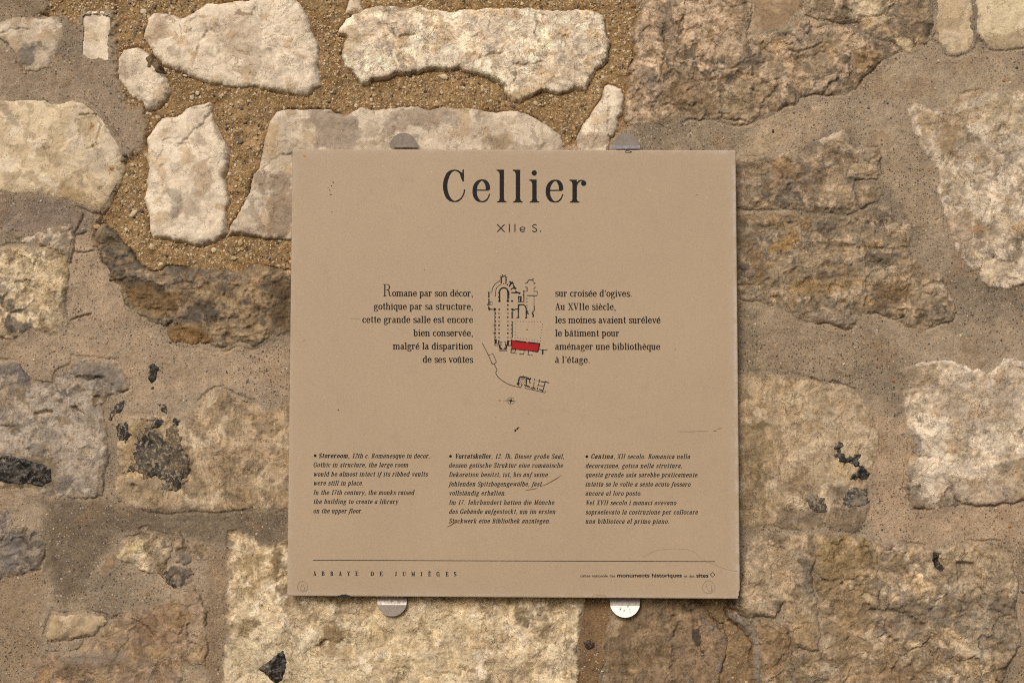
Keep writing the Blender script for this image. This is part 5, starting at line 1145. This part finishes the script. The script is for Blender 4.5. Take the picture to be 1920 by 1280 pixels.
# foot of the panel
ink = Ink(); ink.line([(587.3, 1049.5), (900, 1050.7), (1340, 1052.2)], 1.25); ink.build('rule', M_INK, 'thin black rule')
ink = Ink()
ax = [(340, 'A'), (420, 'B'), (502, 'B'), (582, 'A'), (661, 'Y'), (740, 'E'), (885, 'D'), (970, 'E'), (1112, 'J'), (1187, 'U'), (1268, 'M'), (1358, 'I'), (1430, 'È'), (1508, 'G'), (1595, 'E'), (1672, 'S')]
for x, c in ax:
    px = 520 + x / 5.053; y = 1078.4 + (px - 587) * 0.0042
    draw_text(ink, c, px, px + 1, y, y, 5.6, 31, 17, cond=0.95)
ink.build('abbey_lettering', M_INK, 'widely spaced capitals reading ABBAYE DE JUMIÈGES')

def font_text(txt, x0, x1, yb, size, bold):
    c = bpy.data.curves.new('lettering', 'FONT'); c.body = txt; c.size = 1.0; c.fill_mode = 'FRONT'; c.resolution_u = 3
    c.offset = 0.026 if bold else 0.008
    o = bpy.data.objects.new('tmp', c); COL.objects.link(o)
    dg = bpy.context.evaluated_depsgraph_get(); me0 = o.evaluated_get(dg).to_mesh()
    co = np.array([v.co[:] for v in me0.vertices]); F = [tuple(p.vertices) for p in me0.polygons]
    o.evaluated_get(dg).to_mesh_clear(); bpy.data.objects.remove(o); bpy.data.curves.remove(c)
    xa, xb = co[:, 0].min(), co[:, 0].max()
    k = (x1 - x0) / (xb - xa)
    V = [sp(x0 + (v[0] - xa) * k, yb - v[1] * size + (x0 - 1087) * 0.002, D_F + 0.00015) for v in co]
    return V, F
Vx, Fx = [], []
for txt, x0, x1, size, bold in (('caisse nationale des', 1088.0, 1153.6, 7.4, False), ('monuments historiques', 1157.2, 1278.6, 10.6, True), ('et des', 1282.4, 1302.2, 7.4, False), ('sites', 1305.6, 1328.4, 10.6, True)):
    v, f = font_text(txt, x0, x1, 1081.3, size, bold); o = len(Vx); Vx += v; Fx += [tuple(i + o for i in q) for q in f]
me = bpy.data.meshes.new('publisher_lettering'); me.from_pydata(Vx, [], Fx); me.materials.append(M_INK)
o = link_mesh('publisher_lettering', me, sign, tuple(np.array(Vx).mean(0))); o['label'] = 'small sans line ending in monuments historiques et des sites'
ink = Ink(); cx, cy = 1336.2, 1076.6
ink.line([(cx - 3.6, cy - 0.9), (cx, cy - 4.6), (cx + 3.6, cy - 0.9)], 1.2); ink.line([(cx - 4.4, cy), (cx, cy + 4.5), (cx + 4.4, cy)], 1.2); ink.line([(cx - 4.4, cy), (cx - 2.9, cy - 1.3)], 1.0); ink.line([(cx + 4.4, cy), (cx + 2.9, cy - 1.3)], 1.0)
ink.build('emblem', M_INK, 'small open diamond emblem')

# ---- ground plan of the abbey
PLZ = 7.53
def P1(x, y): return (890 + x / PLZ, 500 + y / PLZ)
ink = Ink(); thin = Ink(); gi = Ink()
def W_(pts, w=9): ink.line([P1(*p) for p in pts], w * 1.42 / PLZ)
def T_(pts, w=4.5, sm=False): thin.line([P1(*p) for p in pts], w * 1.35 / PLZ, sm)
def B_(x, y, r=11): ink.dot(*P1(x, y), r / PLZ)
W_([(378, 232), (378, 160), (390, 140), (420, 132), (442, 150), (442, 235)], 11)
for p, q in (((385, 140), (362, 135)), ((400, 132), (392, 115)), ((425, 135), (432, 118)), ((442, 152), (455, 146)), ((378, 165), (366, 160)), ((442, 185), (450, 185))): W_([p, q], 9)
T_([(370, 180), (345, 200), (365, 222)], 6)
T_([(345, 205), (285, 245), (252, 300), (243, 362), (200, 362)], 7)
W_([(200, 362), (200, 430)], 13); W_([(200, 462), (200, 525)], 13); W_([(178, 533), (208, 533)], 10); W_([(198, 560), (198, 595)], 10)
T_([(208, 495), (248, 495), (248, 537), (208, 537), (208, 495)], 4.5); T_([(222, 497), (222, 535)], 4)
T_([(370, 250), (325, 280), (300, 325), (294, 405)], 6, True); W_([(288, 410), (300, 410)], 6)
W_([(350, 480), (350, 350), (362, 318), (385, 302), (410, 296), (437, 302), (460, 322), (470, 350), (470, 450)], 15)
for y in (365, 430): W_([(338, y), (352, y)], 12); W_([(468, y), (484, y)], 13)
W_([(470, 350), (478, 395)], 20)
B_(350, 483, 18); B_(468, 482, 19); B_(527, 483, 15); B_(410, 240, 9); B_(462, 253, 11); B_(468, 540, 13)
W_([(490, 275), (515, 225)], 14); W_([(497, 212), (545, 240)], 14); W_([(515, 235), (530, 225)], 20)
W_([(515, 318), (560, 290)], 12); W_([(548, 265), (578, 310)], 14); W_([(560, 300), (575, 305)], 18)
W_([(525, 366), (640, 368)], 12); W_([(580, 350), (635, 378)], 14)
B_(208, 596, 19); W_([(208, 600), (290, 602)], 9); B_(284, 600, 19)
W_([(285, 600), (285, 1110)], 7)
for y in (658, 714, 770, 827, 883, 938, 995, 1060): ink.fan([P1(282, y - 22), P1(303, y - 4), P1(303, y + 4), P1(282, y + 22)])
for y in (827, 938): W_([(265, y), (285, y)], 8)
for i, y in enumerate((600, 658, 714, 771, 828, 884, 938, 996)):
    for x in (345, 468):
        if i % 2 == 0: B_(x, y, 13)
        else: gi.fan([P1(x - 13, y - 11), P1(x + 13, y - 11), P1(x + 13, y + 11), P1(x - 13, y + 11)])
B_(535, 605, 17); W_([(520, 600), (560, 610), (575, 598), (625, 598)], 11)
W_([(527, 640), (527, 725)], 11); T_([(540, 610), (540, 725), (550, 725)], 4); T_([(590, 723), (625, 720)], 6)
W_([(520, 770), (530, 770), (530, 1000), (512, 1000)], 10)
for y in (825, 883, 938): W_([(514, y), (530, y)], 9)
W_([(615, 715), (618, 545)], 12); B_(625, 540, 14); W_([(618, 545), (640, 536), (690, 535), (715, 555), (728, 600), (728, 720)], 12); W_([(605, 715), (628, 715)], 8); W_([(715, 720), (738, 720)], 8)
W_([(618, 420), (618, 495), (695, 495), (695, 345)], 10); W_([(618, 425), (658, 425)], 12); W_([(652, 425), (652, 490)], 14); W_([(640, 450), (640, 490)], 8); W_([(684, 400), (695, 400)], 8); W_([(687, 345), (706, 345)], 9)
W_([(722, 233), (740, 230), (765, 185), (815, 188), (827, 168)], 10); W_([(815, 188), (828, 205)], 9)
W_([(835, 225), (860, 235), (838, 243)], 8); W_([(838, 318), (838, 292), (860, 292)], 8)
W_([(717, 288), (740, 290), (740, 345), (725, 347)], 10); W_([(835, 347), (882, 347), (882, 407), (742, 407)], 9)
for y in (450, 498, 549, 585): B_(737, y, 8)
for y in (425, 460, 490, 520, 550): B_(838, y, 8)
W_([(838, 560), (845, 590), (832, 640)], 9); W_([(815, 655), (830, 690), (824, 705)], 14); T_([(812, 620), (815, 650), (828, 640)], 5)
W_([(740, 620), (745, 665), (760, 660)], 9); T_([(750, 620), (760, 670)], 4)
for i in range(10): B_(571 + i * 39.5, 771 + i * 0.6, 5.5)
for i in range(1, 6): B_(571, 771 + i * 37.5, 5.5)
for i in range(10): B_(571 + i * 40.0, 998 + i * 5.4, 5.5)
for i in range(1, 7): B_(965 - i * 6, 776 + i * 38, 5.5)
B_(739, 887, 9)
# west front
W_([(285, 1035), (285, 1110), (350, 1110)], 9); W_([(298, 1075), (298, 1035)], 20); W_([(340, 1085), (340, 1045)], 14); T_([(300, 1085), (340, 1085)], 5)
W_([(362, 1065), (385, 1062)], 7); W_([(372, 1065), (372, 1110)], 7); W_([(420, 1062), (440, 1062), (436, 1110)], 8); W_([(352, 1110), (358, 1150), (378, 1152)], 17); W_([(448, 1108), (445, 1150), (428, 1152)], 17)
W_([(440, 1110), (515, 1112)], 9); W_([(470, 1090), (472, 1050)], 20); T_([(485, 1048), (515, 1048), (515, 1105)], 7); W_([(520, 1035), (520, 1080)], 12)
gi.fan([P1(347, 1166), P1(457, 1166), P1(457, 1184), P1(347, 1184)]); T_([(347, 1164), (457, 1164)], 4); T_([(347, 1186), (457, 1186)], 4)
# porch walls under the red wing
W_([(520, 1155), (510, 1212), (548, 1216)], 8); T_([(530, 1160), (524, 1205)], 5); W_([(578, 1165), (562, 1218), (585, 1222)], 8); T_([(535, 1166), (560, 1170)], 4)
W_([(635, 1228), (690, 1234), (694, 1215)], 8); W_([(700, 1170), (697, 1200)], 7); W_([(762, 1180), (752, 1244), (782, 1246)], 8); T_([(800, 1246), (818, 1246)], 6)
W_([(908, 1165), (1020, 1178), (1024, 1160)], 7); W_([(962, 1178), (960, 1228)], 15)
pl = empty('ground_plan', sp(968, 628, D_F)); pl.parent = sign; pl.location = Vector(sp(968, 628, D_F)) - sign.location
pl['label'] = 'printed ground plan of the abbey with one red wing'
red = Ink(0.00008); red.fan([P1(528, 1036), P1(918, 1084), P1(892, 1200), P1(528, 1162)]); red.build('red_wing', M_RED, 'red storeroom wing on the plan', pl)
W_([(525, 1038), (580, 1044)], 6); W_([(580, 1046), (720, 1064)], 14); W_([(762, 1068), (918, 1086)], 14); W_([(918, 1086), (906, 1160), (890, 1200)], 11); W_([(890, 1200), (820, 1192)], 11); W_([(820, 1190), (528, 1162)], 6)
for x, y in ((592, 1050), (650, 1056), (706, 1064), (775, 1072), (832, 1080), (575, 1160), (640, 1168), (700, 1174), (762, 1182), (820, 1190), (908, 1130), (912, 1108)): B_(x, y, 11)
W_([(524, 1036), (524, 1162)], 8)
# precinct wall, lodge and compass rose  (second enlargement: 6.737 from 890,630)
def P2(x, y): return (890 + x / 6.737, 630 + y / 6.737)
def V_(pts, w=5, sm=False, k=thin): k.line([P2(*p) for p in pts], w * 1.3 / 6.737, sm)
V_([(98, 88), (175, 245), (215, 335), (232, 352)], 6); V_([(175, 245), (230, 218), (272, 320), (268, 338), (232, 355), (212, 340)], 6)
V_([(250, 352), (266, 395), (282, 422), (272, 445), (268, 465), (290, 510), (360, 568), (455, 618), (560, 642), (584, 648)], 6.5, True)
V_([(584, 648), (596, 600)], 6); V_([(545, 610), (562, 530), (572, 512), (650, 520)], 12, False, ink); V_([(540, 600), (556, 612)], 16, False, ink)
rn2 = random.Random(5)
for i in range(7):
    for j in range(6):
        if (i + j) % 2 == 0: ink.dot(*P2(566 + i * 14 + (5 - j) * 2 - 4, 522 + j * 17 + i * 1.6), rn2.uniform(4, 7.5) / 6.737, None, 8)
        elif rn2.random() < .5: thin.line([P2(566 + i * 14, 522 + j * 17), P2(580 + i * 14, 536 + j * 17)], 3 / 6.737)
V_([(612, 502), (618, 520)], 8, False, ink); V_([(660, 530), (648, 625), (640, 628)], 10, False, ink); V_([(655, 535), (700, 540)], 12, False, ink); V_([(706, 528), (704, 545)], 9, False, ink); V_([(692, 545), (690, 585), (708, 590)], 8, False, ink); V_([(668, 518), (680, 528)], 6, False, ink)
for p, q, w in (((757, 540), (757, 556), 7), ((817, 552), (814, 580), 10), ((836, 572), (880, 580), 9), ((890, 572), (935, 588), 9), ((890, 585), (862, 690), 9), ((752, 580), (742, 650), 6), ((806, 605), (800, 628), 8), ((806, 620), (872, 632), 6), ((640, 628), (690, 642), 8), ((736, 650), (760, 662), 13), ((795, 650), (792, 675), 8), ((820, 672), (860, 690), 11), ((670, 630), (690, 640), 13), ((706, 648), (722, 652), 7)): V_([p, q], w, False, ink)
for x, y in ((732, 546), (775, 556), (785, 560), (797, 562), (745, 597), (790, 668), (775, 660)): ink.dot(*P2(x, y), 4.5 / 6.737, None, 8)
V_([(640, 628), (630, 655), (858, 706), (888, 716), (900, 698), (890, 692)], 6); V_([(862, 690), (858, 708)], 6)
V_([(716, 650), (712, 672)], 5); V_([(735, 655), (730, 676)], 5)
c_ = (458, 815)
for a0, a1 in ((22, 68), (112, 158), (202, 248), (292, 338)): V_(ell(c_[0], c_[1], 43, 43, a0, a1, 8), 4)
for a, l in ((90, 66), (270, 66), (0, 66), (180, 108)):
    ca, sa = math.cos(R(a)), math.sin(R(a))
    ink.fan([P2(c_[0] + l * ca, c_[1] + l * sa), P2(c_[0] - 13 * sa, c_[1] + 13 * ca), P2(*c_)]); 
    thin.fan([P2(c_[0] + l * ca, c_[1] + l * sa), P2(c_[0] + 4 * sa, c_[1] - 4 * ca), P2(c_[0], c_[1])])
V_([(306, 808), (320, 806), (308, 818), (322, 816)], 4)
ink.build('wall_lines', M_INK, 'thick black walls of the plan', pl); thin.build('thin_lines', M_INK, 'thin black outlines of the plan', pl); gi.build('grey_piers', M_GREYINK, 'grey piers and steps of the plan', pl)
for o in pl.children:
    if o.name != 'red_wing': o['kind'] = 'stuff'

# ---- wear on the panel
def mark(name, mat, label, fn, lift=0.0004):
    k = Ink(lift); fn(k); o = k.build(name, mat, label)
    if len(k.F) > 1 and name in ('spot', 'scuff'): o['kind'] = 'stuff'
    return o
mark('scratch', M_BROWN, 'curved brown scratch across the German text', lambda k: (k.line([(1052.5, 890.3), (1046, 895), (1036, 901), (1024, 907.5), (1013, 911.5)], 1.5, True, True), k.line([(1008, 914), (1001, 916.2), (992, 917.6), (984, 919.3)], 1.2, True, True)))
mark('scratch', M_BROWN, 'short brown scrape under the German text', lambda k: (k.line([(839, 987), (846, 983.5), (856, 977.6)], 1.6, False, True),))
mark('scratch', M_LINE, 'long fine dark scratch near the right edge', lambda k: (k.line([(1271, 808.4), (1290, 808.8), (1310, 808.0), (1327, 808.4)], 0.8), k.line([(1338, 807.5), (1343, 806.8)], 1.6), k.line([(1345, 804), (1354, 802)], 1.0)))
mark('scratch', M_LINE, 'fine hairline curve at the lower right corner', lambda k: (k.line([(1305, 1036), (1312, 1045), (1326, 1052), (1345, 1060), (1360, 1066), (1384, 1071)], 0.32, True), k.line([(1205, 1045), (1215, 1038), (1235, 1031), (1262, 1028), (1290, 1030), (1305, 1036)], 0.28, True)))
mark('scratch', M_LINE, 'faint short scratch near the left edge', lambda k: k.line([(657, 596.8), (675, 597)], 0.4))
mark('scratch', M_LINE, 'short scratch at the bottom edge', lambda k: k.line([(1110, 1116.5), (1122, 1115.3), (1136, 1116)], 0.8))
mark('smudge', M_INK, 'small black smudge under the compass rose', lambda k: (k.fan([(963.8, 806.5), (965.5, 804.6), (968, 805), (967.6, 808), (965.4, 809.4)]), k.fan([(967.5, 803.8), (970, 801.5), (972.8, 800), (972, 803.5), (969, 805.6)]), k.dot(973, 801, .9)))
mark('spot', M_YEL, 'yellow spot in the upper left corner', lambda k: k.dot(570.6, 292.3, 2.4, 2.2, 7))
mark('spot', M_CHIPD, 'cluster of tiny dark specks near the upper left', lambda k: [k.dot(x, y, r, None, 7) for x, y, r in ((624.3, 340.5, .9), (624.6, 343, .9), (621.3, 348.5, 1.1), (618.4, 356.5, 1.1), (620.3, 364.8, 1.3), (615, 351.5, .7), (622.4, 397, .9), (634, 768, 1.2), (592.7, 1116.3, 0.8), (795.4, 506, .7), (1307, 365, .8), (1266, 655, .8))])
mark('scuff', M_SCR, 'small pale scuffs', lambda k: [k.line(p, w, False, True) for p, w in (([(564, 640), (571, 636)], 1.6), ([(1318, 922), (1325, 913)], 1.0), ([(1319, 339.5), (1318, 342)], 1.2), ([(1365, 1060), (1372, 1068)], 1.0), ([(1362, 1078), (1373, 1090)], 1.6), ([(985, 312.5), (982, 314)], 1.0), ([(930, 1094), (934, 1100)], .7))])
def chip_edge(k):
    k.fan([(629, 1118.4), (633, 1116), (637.5, 1115.4), (641, 1113.2), (645, 1114), (648, 1112.8), (651.5, 1114.6), (655, 1115), (659, 1118.8), (659, 1119.6), (629, 1119.2)])
mark('chip', M_CHIPD, 'dark chip in the bottom edge', chip_edge)
mark('chip', M_CHIPD, 'dark chip at the lower right corner', lambda k: k.fan([(1387.4, 1105), (1384.8, 1109), (1385.4, 1114), (1383.2, 1119.6), (1386.4, 1122.2), (1387.8, 1119)]))
mark('chip', M_CHIPD, 'small dark ring-shaped scrape under the right upper clip', lambda k: (k.line([(1173, 285.8), (1172.8, 284), (1175, 282), (1179, 283), (1184.5, 284.6)], 1.1), k.line([(1173.4, 286.5), (1178, 286.6), (1184, 285.4)], 0.7)))
def doodle(cx, cy, r, inner):
    def f(k):
        k.line([(cx + r * (1 + .06 * math.sin(3 * a)) * math.cos(a), cy + r * math.sin(a)) for a in [i * 0.3 for i in range(22)]], 0.6)
        for q in inner: k.line([(cx + x, cy + y) for x, y in q], 0.7, True)
    return f
mark('pencil_drawing', M_PENCIL, 'pencilled smiling face in a circle, lower left corner', doodle(567.2, 1099, 9.8, [[(-5, 2), (-2, 7), (2, 7), (5, 0)], [(-2, -4), (-2, 0)], [(1.5, -4), (1.5, -1)]]))
mark('pencil_drawing', M_PENCIL, 'pencilled circle with two strokes, lower right corner', doodle(1329, 1100, 11.8, [[(-5, -6), (-3, 3), (3, 9), (8, 3)], [(2, -6), (5, 0), (5, 8)]]))

# ------------------------------------------------------------------ steel clips
def steel(name, base, rough, grime):
    m, nt, b = new_mat(name); L = nt.links
    pos = nd(nt, 'ShaderNodeNewGeometry').outputs['Position']
    n = nd(nt, 'ShaderNodeTexNoise', Scale=230, Detail=5.0, Roughness=0.7); L.new(pos, n.inputs['Vector'])
    f = ramp(nt, n.outputs['Fac'], [(0.45, grey(0)), (0.68, grey(1))])
    c = mix(nt, mathn(nt, 'MULTIPLY', f, grime), (*base, 1), (0.32, 0.27, 0.20, 1)); L.new(c, b.inputs['Base Color'])
    L.new(mathn(nt, 'MULTIPLY_ADD', f, 0.25, rough), b.inputs['Roughness']); b.inputs['Metallic'].default_value = 0.9
    return m
M_ST0 = steel('darkened_steel', (0.30, 0.265, 0.25), 0.40, 0.6); M_ST1 = steel('tarnished_steel', (0.42, 0.38, 0.36), 0.38, 0.6); M_ST2 = steel('bright_steel', (0.80, 0.72, 0.64), 0.22, 0.45)
def clip(cx, cy, r, up, fold, mat, tilt, label, lip=False):
    """half disc of sheet steel standing out behind the panel edge, folded along a line"""
    d0 = D_B - 0.0035
    root = empty('metal_clip', (sp(cx, cy, d0))); tag(root, label, 'clip', 'steel clips holding the panel')
    sg = -1 if up else 1                       # pixel y grows downward
    f0 = cy + sg * fold                        # fold line
    # plate beyond the fold, tilted about the fold line
    half = []
    a0 = math.asin(min(1, fold / r))
    n = 28
    arc = [(cx + r * math.cos(a), cy + sg * r * math.sin(a)) for a in [a0 + (math.pi - 2 * a0) * i / n for i in range(n + 1)]]
    def solid(name, front, thick, m):
        nf = len(front); V = front + [(p[0], p[1] + thick, p[2]) for p in front]
        F = [tuple(range(nf)), tuple(reversed(range(nf, 2 * nf)))] + [(i, (i + 1) % nf, nf + (i + 1) % nf, nf + i) for i in range(nf)]
        me = bpy.data.meshes.new(name); me.from_pydata(V, [], F); me.update(); me.materials.append(m)
        import bmesh as _b
        bm = _b.new(); bm.from_mesh(me); _b.ops.recalc_face_normals(bm, faces=bm.faces)
        _b.ops.bevel(bm, geom=[e for e in bm.edges if e.calc_face_angle(0) > 1.0], offset=0.00025, segments=2, affect='EDGES'); bm.to_mesh(me); bm.free()
        return link_mesh(name, me, root, tuple(np.array(V).mean(0)))
    zf = sp(cx, f0, d0)[2]
    front = []
    for x, y in arc:
        p = sp(x, y, d0); front.append((p[0], p[1] + (p[2] - zf) * math.tan(tilt), p[2]))
    solid('plate', front, 0.0012, mat)
    if fold > 0:                               # strip between fold and panel, sloping the other way
        y_e = cy - sg * 6
        xs0 = math.sqrt(r * r - fold * fold)
        a_, b_, c, d = sp(cx - xs0 + .2, f0, d0), sp(cx + xs0 - .2, f0, d0), sp(cx + r, y_e, d0 - 0.0025), sp(cx - r, y_e, d0 - 0.0025)
        solid('folded_strip', [a_, b_, c, d], 0.0012, M_ST0)
    if lip:
        y_e = 279.0
        q = [sp(cx - r, 272.8, D_B + 0.001), sp(cx + r, 272.4, D_B + 0.001), sp(cx + r + .3, y_e, D_B + 0.004), sp(cx - r - .6, y_e + .4, D_B + 0.004)]
        solid('lip', q, 0.0012, M_ST2)
    return root
clip(757, 276.5, 26.5, True, 0, M_ST0, R(-9), 'tarnished half-round steel clip above the panel, the left of the upper pair')
clip(1174, 276.5, 26.0, True, 0, M_ST0, R(-7), 'grey half-round steel clip with a bright folded lip above the panel, right of the title', True)
clip(735, 1127, 28.0, False, 6.5, M_ST1, R(0), 'dull grey half-round steel clip below the panel, under the abbey lettering')
_c = clip(1172, 1128, 28.5, False, 7.5, M_ST2, R(14), 'bright shining half-round steel clip below the panel, with small dark streaks')

k = Ink(0.0)
def sp2(px, py, d=0):                      # streaks lie on the tilted plate of the bright clip
    d0 = D_B - 0.0035; p = sp(px, py, d0); zf = sp(1172, 1135.5, d0)[2]
    return (p[0], p[1] + (p[2] - zf) * math.tan(R(14)) - 0.0003, p[2])
_V = []; _F = []
for q in ([(1162,1137),(1163.5,1136.5),(1163,1140),(1164.5,1141.5),(1162.5,1144),(1161.5,1142)], [(1169,1142),(1171,1142),(1170.6,1146.5),(1169.3,1146)], [(1175.5,1136),(1178.5,1135.8),(1178,1138),(1176,1137.4)], [(1180,1140),(1181.6,1139),(1181,1143),(1181.8,1147.5),(1180.6,1150),(1180.4,1144)], [(1165.6,1137.6),(1166.8,1137.4),(1166.2,1141),(1165.4,1140.6)]):
    o_ = len(_V); _V += [sp2(*p) for p in q]; _F.append(tuple(range(o_, o_ + len(q))))
me = bpy.data.meshes.new('stain'); me.from_pydata(_V, [], _F); me.materials.append(M_BROWN)
tag(link_mesh('stain', me, _c, tuple(np.array(_V).mean(0))), 'dark streaks on the bright clip', kind='stuff')
